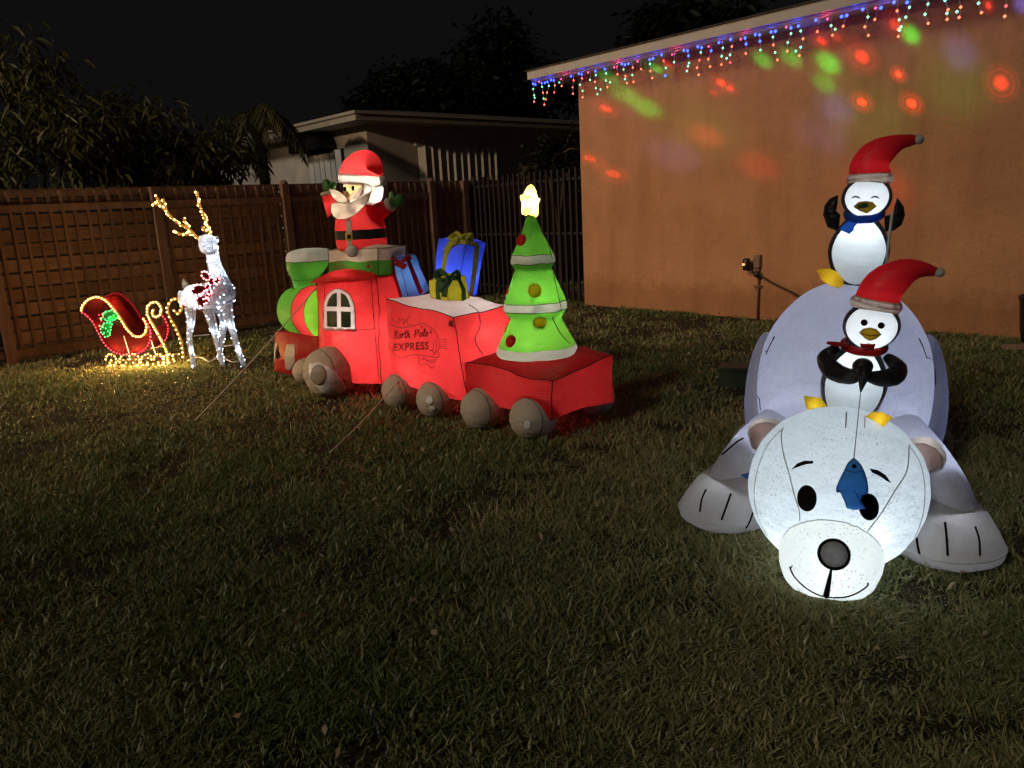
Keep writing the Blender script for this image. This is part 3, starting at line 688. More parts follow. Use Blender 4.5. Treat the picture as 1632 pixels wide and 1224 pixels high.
# arched cab roof
rx0, rx1 = cb[4].x-.03, cb[5].x+.03; rings = []
for y in (.055, .075, .10, .30, .50, .53, .545):
    k = .25 if y in (.055, .545) else (.8 if y in (.075, .53) else 1); ring = []
    for i in range(15): u = i/14; ring.append(V((rx0+(rx1-rx0)*u, y, cb[4].z+(cb[5].z-cb[4].z)*u-.012+.085*k*sin(pi*u)**.8)))
    for i in range(14, -1, -1): u = i/14; ring.append(V((rx0+(rx1-rx0)*u, y, cb[4].z+(cb[5].z-cb[4].z)*u-.012-.012*k*sin(pi*u))))
    rings.append(ring)
q = Mb(); q.add(*loft(rings, True, True)); q.obj('cab_roof', R_, TR); lamp('cab_lamp', 'POINT', ((rx0+rx1)/2, .16, cb[4].z+.035), (1, .93, .8), .35, TR, .012); lamp('cab_lamp', 'POINT', ((rx0+rx1)/2+.15, .2, cb[4].z+.03), (1, .93, .8), .2, TR, .012)
# arched window
def win_pt(u, v):
    a = V((515, 526)); b = V((568, 528)); return a.lerp(b, u)+V((0, -1)).lerp(V((-.02, -1)), u)*(v*67)
arch = [win_pt(.02, 0), win_pt(1, 0), win_pt(.985, .5)]+[win_pt(.5+.48*cos(t), .52+.48*sin(t)) for t in [pi*i/10 for i in range(1, 10)]]+[win_pt(.02, .5)]
w0 = Mb(); w0.add(*decal(cabv, subdiv([tuple(p) for p in arch], 2), .006, 5)); hotspot(TR, cabv, 613, 520, .10, (1, .92, .85), .4); wo = w0.obj('window', W_, TR); cut(bpy.data.objects['cab'], TR, [tuple(p) for p in arch], .97)
def pane(pts):
    q = Mb(); q.add(*decal(cabv, subdiv([tuple(win_pt(*p)) for p in pts], 3), .009, 4)); q.obj('pane', DKGRN, wo)
pane([(.15, .09), (.44, .09), (.44, .46), (.13, .46)]); pane([(.57, .09), (.85, .09), (.86, .46), (.57, .46)])
pane([(.13, .57), (.44, .57), (.44, .90), (.32, .86), (.20, .74)]); pane([(.57, .57), (.86, .57), (.80, .74), (.70, .86), (.57, .90)])
q = Mb(); q.add(*stroke(cabv, [tuple(p) for p in arch]+[tuple(arch[0])], .0022, .005, 3, False)); q.obj('outline', SEAM, wo)
lamp('cab_lamp', 'POINT', (.18, .33, .50), (1, .93, .80), 5.6, TR)
lamp('cab_lamp', 'POINT', (.42, .40, .35), (1, .93, .80), 3.8, TR)
# roof box carrying the white figure base
a = T.y(523, 441, .16); b = T.y(602, 441, .16); c = T.y(523, 398, .16); d = T.y(602, 396, .16); e = T.x(641, 395, b.x)
yb = .42
rb = [a, b, V((b.x, yb, b.z)), V((a.x, yb, a.z)), V((c.x, .16, c.z)), V((d.x, .16, d.z)), V((d.x, yb, d.z)), V((c.x, yb, c.z))]
P = hexa(rb, dict(front=.02, right=.03, left=.02, back=.02, top=.03, bottom=0), 20, 5, .006)
g_, w_ = {}, {}
for k in ('front', 'right', 'back', 'left'): g_[k], w_[k] = split_panel(P[k], 1, .55, 20)
q = Mb(); [q.add(*v) for v in g_.values()]; q.add(*P['bottom']); q.obj('roof_box', G_, TR); bvg = q.bvh()
q = Mb(); [q.add(*v) for v in w_.values()]; q.add(*P['top']); q.obj('snow_cap', W_tan, TR)
seams(rb, [(1, 5), (4, 5), (5, 6), (0, 4)], .003).obj('seam', SEAM, TR)
cg = caster(TR, bvg)
q = Mb(); q.add(*stroke(cg, [(535, 433), (545, 427), (556, 428), (564, 426), (573, 428), (582, 432), (590, 433), (596, 428), (596, 421), (590, 418), (586, 422), (588, 426)], .0022)); q.add(*stroke(cg, [(528, 436), (545, 431), (570, 432)], .0022)); q.obj('scroll_print', INK, TR)
q = Mb(); q.add(*decal(cg, oval(587, 425, 2.5, 3), .003)); q.obj('scroll_print', INK, TR)
lamp('box_lamp', 'POINT', (.3, .29, 1.04), (1, .95, .8), .75, TR)
# boiler: a stuffed drum along x, green and red; lamp-lit rear painted lighter green
yc = .36; bz = T.y(478, 500, yc-.05).z
xl = T.y(446, 500, .22).x; xr = cb[0].x+.03
br = .215; rings = []; cen = bz+.02
def brad(s): return br*(1-.10*(2*s-1)**2)
NS = 30
prof = [(xl+.0, .03), (xl+.015, .5), (xl+.04, .78), (xl+.075, .88), (xl+.085, .93)]
def bring(x, r, j0=0): return [V((x+(.006*noise.noise(V((j*2.1, x*9, 0)))), yc+r*cos(2*pi*j/32), cen+r*sin(2*pi*j/32)+.006*noise.noise(V((x*7, j*.9, 4))))) for j in range(32)]
front = [bring(x, br*k) for x, k in prof]
x1 = xl+.085; bands = []
for i in range(NS+1): s = i/NS; bands.append(bring(x1+(xr-x1)*s, br*(.93+.16*sin(pi*(.08+.80*s))**.7)))
q = Mb(); q.add(*loft(front, True)); q.obj('boiler_front', G_, TR)
i1, i2 = 12, 21
q = Mb(); q.add(*loft([front[-1]]+bands[:i1+1])); q.obj('boiler', G_tree, TR); bq = q
q = Mb(); q.add(*loft(bands[i1:i2+1])); q.obj('boiler_band', R_, TR)
q = Mb(); q.add(*loft(bands[i2:])); q.obj('boiler', G_lit, TR)
q = Mb()
for i in (0, i1, i2): q.add(*tube([p for p in bands[i]]+[bands[i][0]], .003, 4))
q.obj('seam', SEAM, TR)
lamp('boiler_lamp', 'POINT', ((x1+xr)/2+.16, yc-.03, cen-.02), (1, .97, .85), 2.4, TR)
lamp('boiler_lamp', 'POINT', (x1+.1, yc-.03, cen), (1, .97, .85), .8, TR)
# chimney
ct = T.y(493, 404, yc); cbm = T.y(484, 462, yc); hw = abs(T.y(523, 404, yc-.02).x-T.y(464, 404, yc-.02).x)/2*.62; hb = .075
zz = [(cbm.z-.06, hb), (cbm.z, hb), (cbm.z+(ct.z-cbm.z)*.3, hb+(hw-hb)*.35), (cbm.z+(ct.z-cbm.z)*.62, hw*.93), (cbm.z+(ct.z-cbm.z)*.80, hw*1.0)]
def cring(z, r, cx): return [V((cx+r*cos(2*pi*j/28), yc+r*sin(2*pi*j/28), z+.006*noise.noise(V((j*1.3, z*9, 2))))) for j in range(28)]
def ccx(z): t = (z-cbm.z)/(ct.z-cbm.z); return cbm.x+(ct.x-cbm.x)*t
g1 = [cring(z, r, ccx(z)) for z, r in zz]
q = Mb(); q.add(*loft(g1)); q.obj('chimney', G_, TR)
zt = ct.z; g2 = [g1[-1]]+[cring(z, r, ccx(z)) for z, r in ((zt-.02, hw*1.03), (zt+.01, hw*.99), (zt+.03, hw*.8), (zt+.042, hw*.45), (zt+.045, .01))]
q = Mb(); q.add(*loft(g2, False, True)); q.obj('snow_cap', W_trim, TR)
q = Mb(); q.add(*tube(g1[-1]+[g1[-1][0]], .003, 4)); q.add(*tube(g1[2]+[g1[2][0]], .0022, 4)); q.obj('seam', SEAM, TR)
lamp('chimney_lamp', 'POINT', (cbm.x, yc, cbm.z+.06), (1, .97, .85), .5, TR); lamp('chimney_lamp', 'POINT', (ct.x, yc, ct.z-.07), (1, .97, .85), .5, TR)
# buffer (cow catcher) below the boiler, with pale stripes
q = Mb(); ln_ = [T.y(432, 570, .16), T.y(512, 600, .16)]
bx0, bx1, zt_ = T.y(430, 570, .16).x-.10, cb[0].x+.02, T.y(480, 540, .16).z+.03
cc = [V((bx0+.10, .20, .04)), V((bx1, .17, .03)), V((bx1, .66, .03)), V((bx0+.10, .62, .04)), V((bx0+.16, .20, zt_-.02)), V((bx1, .20, zt_)), V((bx1, .62, zt_)), V((bx0+.16, .60, zt_-.02))]
P = hexa(cc, dict(front=.05, left=.12, back=.04, top=.03, bottom=0, right=0), 18, 9, .006)
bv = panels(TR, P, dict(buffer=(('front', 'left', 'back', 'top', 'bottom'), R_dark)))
cv = caster(TR, bv); lamp('buffer_lamp', 'POINT', (bx0+.3, .38, .16), (1, .9, .8), .5, TR, .02)
for poly in ([(457, 549), (470, 549), (471, 575), (463, 591), (456, 588), (454, 570)], [(438, 548), (444, 545), (440, 560), (439, 578), (433, 574), (432, 564)]):
    q = Mb(); q.add(*decal(cv, subdiv(poly, 3), .004)); q.obj('stripe', W_tan, TR)
# wheels
def wheel(x, y, r, ry, hub=None, seed=0, zc=None, tilt=0):
    zc = zc or r*.97
    def fn(p):
        s = 1+.018*noise.noise(V((atan2(p.x, p.z)*1.6, p.y*1.2, seed)))+.030*noise.noise(V((atan2(p.x, p.z)*11, p.y*.8, seed+4)))*min(1, 2.5*abs(p.y)+.1)
        rr = sqrt(p.x*p.x+p.z*p.z); k = (rr**.72/rr) if rr > 1e-4 else 1
        return V((p.x*k*s, p.y*(.85+.15*abs(p.y))*s, p.z*k*s))
    c = V((0, 0, 0)); rv = (r, ry, r)
    q = Mb(); q.add(*ball(c, rv, 22, 36, 0, pi, fn)); w = q.obj('wheel', GR_, TR); w.location = (x, y, zc); w.rotation_euler = (0, 0, tilt)
    q2 = Mb()
    if hub:
        for nm, th, off, m_, dx, dz in hub:
            qq = Mb(); vv, ff = ball((0, -off, 0), rv, 8, 30, 0, th, fn); qq.add([(p[0]+dx, p[1]-.002, p[2]+dz) for p in vv], ff); qq.obj(nm, m_, w)
    for th in (1.15,):
        vv, ff = ball(c, (r*1.004, ry*1.004, r*1.004), 1, 36, th, th+.001, fn); q2.add(*tube([V(p) for p in vv[:36]]+[V(vv[0])], .0022, 4))
    q2.obj('seam', SEAM, w)
    return w
HW = lambda x, y: (420+x/4.533, 380+y/4.533)
def hubprint(w, polys):
    w2 = w.data; al = Mb(); al.add([tuple(v.co+V(w.location)) for v in w2.vertices], [tuple(p.vertices) for p in w2.polygons]); hc_ = caster(TR, al.bvh())
    for nm, poly, m_, off in polys:
        v, f = decal(hc_, poly, off, 6); q = Mb(); q.add([V(p)-V(w.location) for p in v], f); q.obj(nm, m_, w)
w = wheel(.0, .02, .205, .20, None, 1)
hubprint(w, [('hub', subdiv([HW(*p) for p in [(335, 905), (400, 893), (470, 920), (540, 975), (597, 1078), (590, 1108), (540, 1122), (480, 1134), (420, 1106), (360, 1040), (328, 970)]], 3), GR_hub, .004), ('hub_centre', oval(*HW(398, 985), 12, 16), TAN_hub, .008)])
wheel(T.y(481, 592, .12).x+.02, .16, .115, .12, None, 2)
wheel(T.y(635, 612, .10).x, .12, .135, .14, None, 3)
w = wheel(T.y(692, 630, .09).x, .11, .135, .14, None, 4); hubprint(w, [('hub', oval(685, 637.5, 5.5, 7), GR_hub, .004), ('hub', oval(689, 651, 5, 4), GR_hub, .004)])
wheel(T.y(767, 645, .09).x, .10, .140, .14, None, 5)
w = wheel(T.y(846, 655, .12).x, .14, .140, .15, None, 6); hubprint(w, [('hub', oval(841, 677, 5.5, 6.5), GR_hub, .004)])
wheel(2.08, .79, .125, .13, None, 7)
wheel(1.60, .76, .13, .13, None, 8)
# middle wagon
c = [T.y(628, 612, .12), T.y(746, 642, .12), None, None, T.y(615, 478, .05), T.y(722, 505, .05), None, T.y(615, 478, .05)]
c[2] = V((c[1].x, .62, c[1].z)); c[3] = V((c[0].x, .62, c[0].z)); c[6] = T.x(808, 488, c[5].x+.02); c[7] = V((c[4].x+.02, c[6].y+.03, c[4].z))
P = hexa(c, dict(front=.065, right=.08, left=.02, back=.04, top=.05, bottom=0), 60, 12, .012)
bv = panels(TR, P, dict(wagon=(('front', 'back', 'left', 'right', 'bottom'), R_), snow_cover=(('top',), W_)))
cw = caster(TR, bv); c2 = c
seams(c, [(1, 5), (4, 5), (5, 6), (0, 1)], .0035).obj('seam', SEAM, TR)
q = Mb(); q.add(*stroke(cw, [(748, 486), (762, 497), (765, 520), (757, 542), (770, 566)], .003)); q.obj('seam', SEAM, TR)
q = Mb(); q.add(*decal(cw, subdiv([(717, 511), (723, 510), (725, 522), (721, 520), (716, 519)], 2), .010)); q.obj('fastener', INK, TR)
lamp('wagon_lamp', 'POINT', (1.40, .36, .50), (1, .95, .85), 3.2, TR)
lamp('wagon_lamp', 'POINT', (1.02, .36, .36), (1, .93, .8), 5.2, TR)
hotspot(TR, cw, 770, 531, .05, (1, .92, .85), .16); hotspot(TR, cw, 650, 590, .10, (1, .92, .85), .4)
# lettering and scrollwork printed on its side, traced as strokes
K = lambda x, y: (600+x/6.12, 480+y/6.12)
pr = Mb()
def S(pts, r=.0022, sm=True): pr.add(*stroke(cw, [K(*p) for p in pts], r, .001, 4, sm, 4))
S([(140, 225), (170, 240), (220, 255), (290, 255), (360, 240), (420, 222), (470, 222), (510, 245), (560, 280), (590, 330), (610, 400), (612, 450), (590, 490), (560, 520), (540, 545)])
S([(600, 550), (520, 540), (450, 530), (400, 520), (330, 525), (270, 545), (220, 550), (180, 520), (155, 460)])
S([(400, 530), (418, 560), (415, 600), (440, 625), (480, 610), (520, 630), (545, 655), (570, 620)]); S([(440, 575), (470, 560), (520, 600), (580, 590)]); S([(450, 545), (500, 575), (580, 570)])
S([(545, 400), (560, 440), (550, 490), (570, 520)]); S([(570, 380), (585, 430), (575, 500)]); S([(520, 260), (540, 290), (530, 310), (520, 290)]); S([(590, 480), (612, 520), (590, 555), (560, 545)])
for y0, y1 in ((378, 372), (398, 400), (420, 425), (440, 445), (455, 462)): S([(618, y0), (690, y1)], .0016, False)
S([(150, 160), (175, 200), (200, 215), (215, 175), (230, 165), (225, 225)]); S([(240, 190), (270, 175), (265, 225), (300, 175), (330, 150)]); S([(300, 170), (300, 215), (340, 230)]); S([(440, 260), (445, 245)], .004); S([(528, 315), (535, 305)], .004); S([(525, 485), (540, 478)], .004); S([(445, 570), (450, 565)], .004)
pr.obj('scroll_print', INK, TR)
lt = Mb()
GL_ = dict(N=[[(0, .95), (.10, 1), (.16, .8), (.12, 0)], [(.14, .55), (.35, 1), (.52, .9), (.5, .3), (.58, 0), (.7, .1)]],
  o=[[(.35, .55), (.12, .45), (.05, .18), (.22, 0), (.42, .15), (.45, .42), (.32, .56), (.55, .5)]], r=[[(.05, .5), (.18, .58), (.12, 0)], [(.15, .3), (.3, .55), (.45, .5)]],
  t=[[(.22, .95), (.15, .2), (.25, 0), (.4, .1)], [(.02, .62), (.42, .66)]], h=[[(.15, 1), (.08, 0)], [(.1, .25), (.28, .55), (.4, .45), (.38, .1), (.5, 0), (.6, .1)]],
  P=[[(.15, 1), (.08, 0)], [(-.02, .85), (.3, 1.03), (.6, .9), (.55, .6), (.3, .45), (.12, .5)]], l=[[(.05, .1), (.25, .6), (.3, 1), (.18, .95), (.12, .3), (.2, 0), (.35, .1)]], e=[[(.06, .28), (.35, .38), (.3, .56), (.12, .45), (.06, .18), (.22, 0), (.45, .14)]])
def word(txt, x0, y0, x1, y1, h, adv, r):
    tw = sum(adv[ch] for ch in txt); x = 0
    for ch in txt:
        for st_ in GL_[ch]:
            pts = []
            for gx, gy in st_:
                s = (x+gx*.85+gy*.12)/tw; pts.append((x0+(x1-x0)*s, y0+(y1-y0)*s-gy*h))
            S2(pts, r)
        x += adv[ch]
def S2(pts, r): lt.add(*stroke(cw, [K(*p) for p in pts], r, .001, 4, True, 5))
adv = dict(N=.72, o=.5, r=.45, t=.42, h=.6, P=.68, l=.36, e=.45)
word('North', 172, 368, 332, 352, 74, adv, .0042); word('Pole', 368, 352, 508, 340, 70, adv, .0042)
lt.obj('lettering', INK, TR)
# EXPRESS in heavy capitals
fc = bpy.data.curves.new('lettering', 'FONT'); fc.body = 'EXPRESS'; fc.offset = .028; fc.space_character = 1.12
fo = bpy.data.objects.new('lettering', fc); COL.objects.link(fo); bpy.context.view_layer.update()
me = bpy.data.meshes.new_from_object(fo.evaluated_get(bpy.context.evaluated_depsgraph_get())); bpy.data.objects.remove(fo)
bm = bmesh.new(); bm.from_mesh(me); bmesh.ops.triangulate(bm, faces=bm.faces[:])
bmesh.ops.subdivide_edges(bm, edges=[e for e in bm.edges if e.calc_length() > .25], cuts=2); bmesh.ops.triangulate(bm, faces=bm.faces[:])
xs_ = [v.co.x for v in bm.verts]; ys_ = [v.co.y for v in bm.verts]; xa, xb, ya, yb_ = min(xs_), max(xs_), min(ys_), max(ys_)
vs = []
for v in bm.verts:
    u, w = (v.co.x-xa)/(xb-xa), (v.co.y-ya)/(yb_-ya); x = 172+(512-172)*u; yb0 = 485+(470-485)*u; vs.append(cw(*K(x, yb0-w*(72+6*u)), .003)[0])
q = Mb(); q.add(vs, [tuple(v.index for v in f.verts) for f in bm.faces]); q.obj('lettering', INK, TR, smooth=False); bm.free()
# rear wagon
c = [T.y(745, 640, .12), T.y(881, 668, .13), None, None, T.y(742, 577, .12), T.y(881, 607, .13), None, None]
c[2] = T.x(976, 640, c[1].x); c[6] = T.x(976, 564, c[5].x); c[3] = V((c[0].x, c[2].y, c[0].z)); c[7] = V((c[4].x, c[6].y, c[4].z+.03))
P = hexa(c, dict(front=.055, right=.06, left=.0, back=.03, top=.075, bottom=0), 60, 20, .010)
bv = panels(TR, P, dict(wagon=(('front', 'back', 'left', 'right', 'bottom'), R_), wagon_top=(('top',), R_dark)))  # top in a darker red: its lack of light is put into the colour
seams(c, [(1, 5), (4, 5), (5, 6), (0, 1), (0, 4)], .0035).obj('seam', SEAM, TR)
lamp('wagon_lamp', 'POINT', (1.95, .40, .25), (1, .9, .8), 1.9, TR)
# tether ropes
def rope(a, b, label):
    q = Mb(); P = [a.lerp(b, i/8)+V((0, 0, -.02*sin(pi*i/8))) for i in range(9)]; q.add(*tube(P, .0042, 5)); tag(q.obj('tether_rope', ROPE), label, 'rope', 'tether ropes of the train')
rope(T.M @ T.y(640, 601, .10), gnd(525, 722), 'pale tether rope from the middle wagon of the train down to the lawn')
rope(T.M @ T.y(507, 455, .08), gnd(311, 670), 'pale tether rope from the train cab past the boiler to the lawn near the reindeer')

# ================================================================== GIFTS
def gift(label, corners, mats, bul, seed, ribs, bow, lampw, n=18, lampc=(1, 1, 1)):
    ctr = sum((V(c_) for c_ in corners), V())/8; base = V((ctr.x, ctr.y, min(V(c_).z for c_ in corners)))
    o = thing('gift_box', label, 'gift box', T.M @ base, TR.rotation_euler.z, 'gift boxes on the train')
    cs = [V(c_)-base for c_ in corners]; P = hexa(cs, bul, 34, seed, .008); al = Mb()
    for k in P: al.add(*P[k])
    q = Mb(); [q.add(*P[k]) for k in P]; q.obj('box_body', mats[0], o)
    seams(cs, [(0, 4), (1, 5), (4, 5), (5, 6), (2, 6), (6, 7), (4, 7)], .0025).obj('seam', SEAM, o)
    cv = caster(o, al.bvh())
    if lampw > 1: hotspot(o, cv, 760, 440, .04, (.8, .9, 1), .10); hotspot(o, cv, 745, 462, .05, (.8, .9, 1), .10)
    for poly in ribs: q = Mb(); q.add(*decal(cv, subdiv(poly, 4), .006, 5)); q.obj('ribbon', mats[1], o)
    f = Fr(o); q = Mb()
    for kind, pts, off in bow:
        P_ = [cv(p_[0], p_[1], off)[0] for p_ in pts]
        if kind == 'loop': 
            cp = sum(P_, V())/len(P_); q.add(*sweep(smooth_path(P_, 4), [(.030*sin(pi*(.12+.76*i/(4*(len(P_)-1)))), .012) for i in range(4*(len(P_)-1)+1)], 8))
        else: q.add(*sweep(smooth_path(P_, 4), [(.026, .005)]*(4*(len(P_)-1)+1), 8))
    q.obj('bow', mats[2], o)
    if lampw: lamp('gift_lamp', 'POINT', (0, 0, max(c_.z for c_ in cs)*.45), lampc, lampw, o, .02)
    return o
def hexpx(bot, top, y0, y1, dz=0):
    """front-left, front-right, rear-right pixel corners at train-local depths"""
    f0, f1 = T.y(*bot[0], y0), T.y(*bot[1], y0); t0, t1 = T.y(*top[0], y0), T.y(*top[1], y0)
    r, rt = T.x(*bot[2], f1.x), T.x(*top[2], t1.x)
    return [f0, f1, r, V((f0.x, r.y, f0.z)), t0, t1, rt, V((t0.x, rt.y, t0.z))]
gift('sky blue gift box with a red ribbon leaning against the train cab', hexpx([(634, 478), (652, 478), (684, 462)], [(618, 414), (637, 412), (663, 405)], .30, .5),
     (B_sky, RED_rib, RED_rib), .018, 31, [[(622, 420), (628, 414), (632, 440), (642, 472), (638, 478), (630, 462)], [(645, 409), (650, 408), (664, 440), (673, 466), (668, 470), (656, 440)]],
     [('loop', [(632, 416), (622, 412), (618, 420), (628, 420)], .03), ('loop', [(634, 414), (644, 404), (650, 412), (638, 418)], .03), ('tail', [(632, 418), (622, 426), (614, 436)], .02), ('tail', [(634, 418), (640, 424), (645, 427)], .02)], .6)
gift('large royal blue gift box with a yellow ribbon at the back of the middle wagon', hexpx([(692, 465), (733, 478), (758, 472)], [(698, 380), (742, 388), (775, 388)], .50, .5),
     (B_royal, YG_rib, YG_rib), .03, 33, [[(709, 395), (717, 393), (711, 430), (709, 455), (702, 454), (704, 430)], [(756, 388), (764, 392), (760, 430), (753, 470), (746, 474), (752, 430)], [(712, 392), (722, 383), (735, 380), (750, 382), (762, 390), (756, 393), (745, 387), (732, 386), (722, 390), (716, 397)]],
     [('loop', [(737, 382), (728, 378), (722, 383), (733, 386)], .02), ('loop', [(738, 382), (746, 376), (752, 381), (742, 385)], .02), ('loop', [(737, 384), (736, 374), (741, 372), (740, 382)], .03), ('tail', [(733, 384), (722, 390), (714, 402)], .02)], 1.3, 18, (.8, .88, 1))
gift('small yellow gift box with a green ribbon at the front of the middle wagon', hexpx([(691, 487), (717, 494), (747, 482)], [(686, 448), (712, 445), (743, 441)], .22, .4),
     (Y_, GRN_rib, GRN_rib), .03, 35, [[(695, 448), (702, 444), (701, 465), (705, 490), (697, 487), (695, 465)], [(726, 441), (733, 443), (741, 462), (742, 482), (735, 486), (735, 462)]],
     [('loop', [(714, 444), (704, 438), (700, 444), (710, 447)], .02), ('loop', [(716, 444), (726, 437), (730, 443), (720, 446)], .02), ('tail', [(713, 446), (706, 456), (704, 466)], .02), ('tail', [(715, 446), (712, 460), (710, 474)], .02)], .42)

# ================================================================== TREE ON THE REAR WAGON
txc, tyc = 1.90, .42
tb = T.M @ V((txc, tyc, .40)); XT = thing('inflatable_christmas_tree', 'green inflatable christmas tree with white bands and a glowing yellow star on the rear wagon', 'christmas tree', tb, TR.rotation_euler.z)
X = Fr(XT)
def tz(py): return X.y(850, py, 0).z
NT = 48
def tring(z, r, tw=0, sag=0):
    out = []
    for j in range(NT):
        a = 2*pi*j/NT+tw; k = 1-.05*abs(sin(a*3.5)); k += .012*noise.noise(V((cos(a)*3, sin(a)*3, z*9))); out.append(V((r*k*cos(a), r*k*sin(a), z+sag*sin(a*3.5)**2+.008*noise.noise(V((a*2, z*5, 3))))))
    return out
tp = tz(344)
lv = [  # (z, r, band)
 (tp, .022, 'g'), (tp-.03, .038, 'g'), (tz(370), .066, 'g'), (tz(388), .100, 'g'), (tz(403), .131, 'g'), (tz(405), .136, 'w'), (tz(417), .148, 'w'), (tz(419), .147, 'g'), (tz(427), .122, 'g'),
 (tz(430), .120, 'g'), (tz(448), .150, 'g'), (tz(466), .184, 'g'), (tz(478), .203, 'g'), (tz(480), .207, 'w'), (tz(491), .213, 'w'), (tz(493), .210, 'g'), (tz(505), .172, 'g'),
 (tz(509), .172, 'g'), (tz(522), .198, 'g'), (tz(537), .232, 'g'), (tz(548), .256, 'g'), (tz(550), .262, 'w'), (tz(560), .278, 'w'), (tz(563), .268, 'w'), (tz(564), .02, 'w')]
lv = [(z+(lv[i+1][0]-z)*k/3, r+(lv[i+1][1]-r)*k/3, b_ if k == 0 else (b_ if b_ == lv[i+1][2] or b_ == 'w' else 'g')) for i, (z, r, b_) in enumerate(lv[:-1]) for k in range(3)]+[lv[-1]]
rg = [tring(z, r) for z, r, _ in lv]
gm = Mb(); wm = []
i = 0
while i < len(lv)-1:
    if lv[i+1][2] == 'w' and lv[i][2] == 'g':
        j = i+1
        while j < len(lv) and lv[j][2] == 'w': j += 1
        q = Mb(); q.add(*loft(rg[i:min(j+1, len(lv))])); q.obj('snow_band', W_trim, XT); wm.append(q); i = j
    else:
        j = i+1
        while j < len(lv) and lv[j][2] == 'g': j += 1
        gm.add(*loft(rg[i:j])); i = j-1
        if i >= len(lv)-1: break
gm.add(*loft(rg[:2], True)) if False else None
# finer rows so that the cloth can crease
tree_o = gm.obj('tree_body', G_tree, XT)
al = Mb(); al.add(*loft(rg)); tcast = caster(XT, al.bvh())
q = Mb()
for pts in ([(853, 345), (868, 375), (880, 412)], [(880, 425), (886, 455), (896, 500)], [(880, 505), (892, 530), (908, 548)]): q.add(*stroke(tcast, pts, .0028))
for py in (406, 420, 480, 494): 
    k = min(range(len(lv)), key=lambda i_: abs(lv[i_][0]-tz(py))); q.add(*tube(rg[k]+[rg[k][0]], .0022, 4))
q.obj('seam', SEAM, XT)
M_or = fabric('ornament_red', (.5, .015, .02), (.8, .03, .04), .5); M_oy = fabric('ornament_yellow', (.6, .5, .03), (.95, .8, .06), .6)
for px, py, r, m_ in ((831, 383, 7.5, M_or), (852, 463, 9.5, M_oy), (860, 514, 9.5, M_oy), (814, 544, 8, M_or), (807, 463, 7, M_or), (800, 521, 5.5, M_oy)):
    h, nr_ = tcast(px, py, 0); rr = r/1220*5.0
    Mx = Matrix.Translation(h) @ nr_.to_track_quat('-Y', 'Z').to_matrix().to_4x4()
    q = Mb(); q.add(*xf(ball((0, 0, 0), (rr, rr*.42, rr*1.1), 10, 18), Mx)); q.add(*xf(loft([[V((rr*k*cos(2*pi*j/18), -.004-y_, rr*k*1.1*sin(2*pi*j/18))) for j in range(18)] for k, y_ in ((1.02, 0), (1.12, .004), (1.16, 0), (1.1, -.01))]), Mx)); q.obj('ornament', m_, XT); cut.maxd = (XT.location-CAM).length+.05; cut(tree_o, XT, oval(px, py, r*1.0, r*1.1), 1); cut.maxd = 99
lamp('tree_lamp', 'POINT', (.02, -.03, tz(545)), (1, .97, .82), 2.2, XT); lamp('tree_lamp', 'POINT', (.02, -.02, tz(470)), (1, .97, .82), 1.1, XT); lamp('tree_lamp', 'POINT', (0, 0, tz(400)), (1, .97, .82), .16, XT)
hotspot(XT, tcast, 893, 505, .04, (1, .97, .8), .09); hotspot(XT, tcast, 868, 478, .06, (1, .97, .8), .12); hotspot(XT, tcast, 840, 553, .05, (1, .97, .8), .08)
# star: a stuffed five-pointed star turned nearly edge-on
Mx = Matrix.Translation(V((0, 0, tz(322)))) @ Matrix.Rotation(radians(108), 4, 'Z') @ Matrix.Rotation(radians(8), 4, 'Y')
q = Mb(); q.add(*puff([(p[0]*(1+.06*noise.noise(V((p[0]*20, p[1]*20, 0)))), p[1]) for p in subdiv(star(5, .112, .054), 4)], .05, Mx, 8)); q.obj('star', STAR_M, XT)
lamp('star_lamp', 'POINT', (0, 0, tz(322)), (1, .86, .42), 3.6, XT, .012)

# ================================================================== SANTA
sp = aty(577, 393, 5.98); SA = thing('inflatable_santa', 'inflatable santa claus with raised arms and green mittens on top of the train cab', 'santa claus', sp, radians(-13)); S_ = Fr(SA)
def sy(px, py, y=0): return S_.y(px, py, y)
def srg(z, rx, ry, cx=0): return [V((cx+rx*cos(2*pi*j/36), ry*sin(2*pi*j/36), z+.004*noise.noise(V((j*.7, z*20, 1))))) for j in range(36)]
bl = [(-.02, .185, .15), (.01, .195, .165), (.045, .198, .17), (.06, .198, .172), (.13, .196, .17), (.145, .194, .168), (.20, .185, .16), (.26, .172, .15), (.32, .150, .13), (.36, .115, .10), (.39, .07, .07)]
rg = [srg(*a_) for a_ in bl]
q = Mb(); q.add(*loft(rg[:4], True)); q.add(*loft(rg[4:], False, True)); q.obj('coat', R_, SA)
q = Mb(); q.add(*loft(rg[3:5])); q.obj('belt', mat('belt_black', (.012, .011, .011), .5, .1), SA)
al = Mb(); al.add(*loft(rg, True, True)); sc_ = caster(SA, al.bvh())
Z6 = lambda x, y: (500+x/6.444, 230+y/6.444)
q = Mb(); q.add(*decal(sc_, subdiv([Z6(*p) for p in [(330, 770), (388, 765), (392, 900), (400, 1060), (350, 1060), (340, 900)]], 3), .006)); q.obj('front_strip', W_trim, SA)
q = Mb(); q.add(*decal(sc_, subdiv([Z6(*p) for p in [(330, 912), (400, 905), (405, 985), (337, 990)]], 3), .010)); bk = q.obj('buckle', GOLD, SA)
q = Mb(); q.add(*decal(sc_, subdiv([Z6(*p) for p in [(350, 930), (386, 926), (390, 968), (354, 972)]], 3), .013)); q.obj('buckle_hole', BLK_P, bk)
pp = sy(*Z6(392, 1098), -.185); q = Mb(); q.add(*ball(pp, (.052, .03, .045), 12, 18)); q.obj('pompon', W_trim, SA)
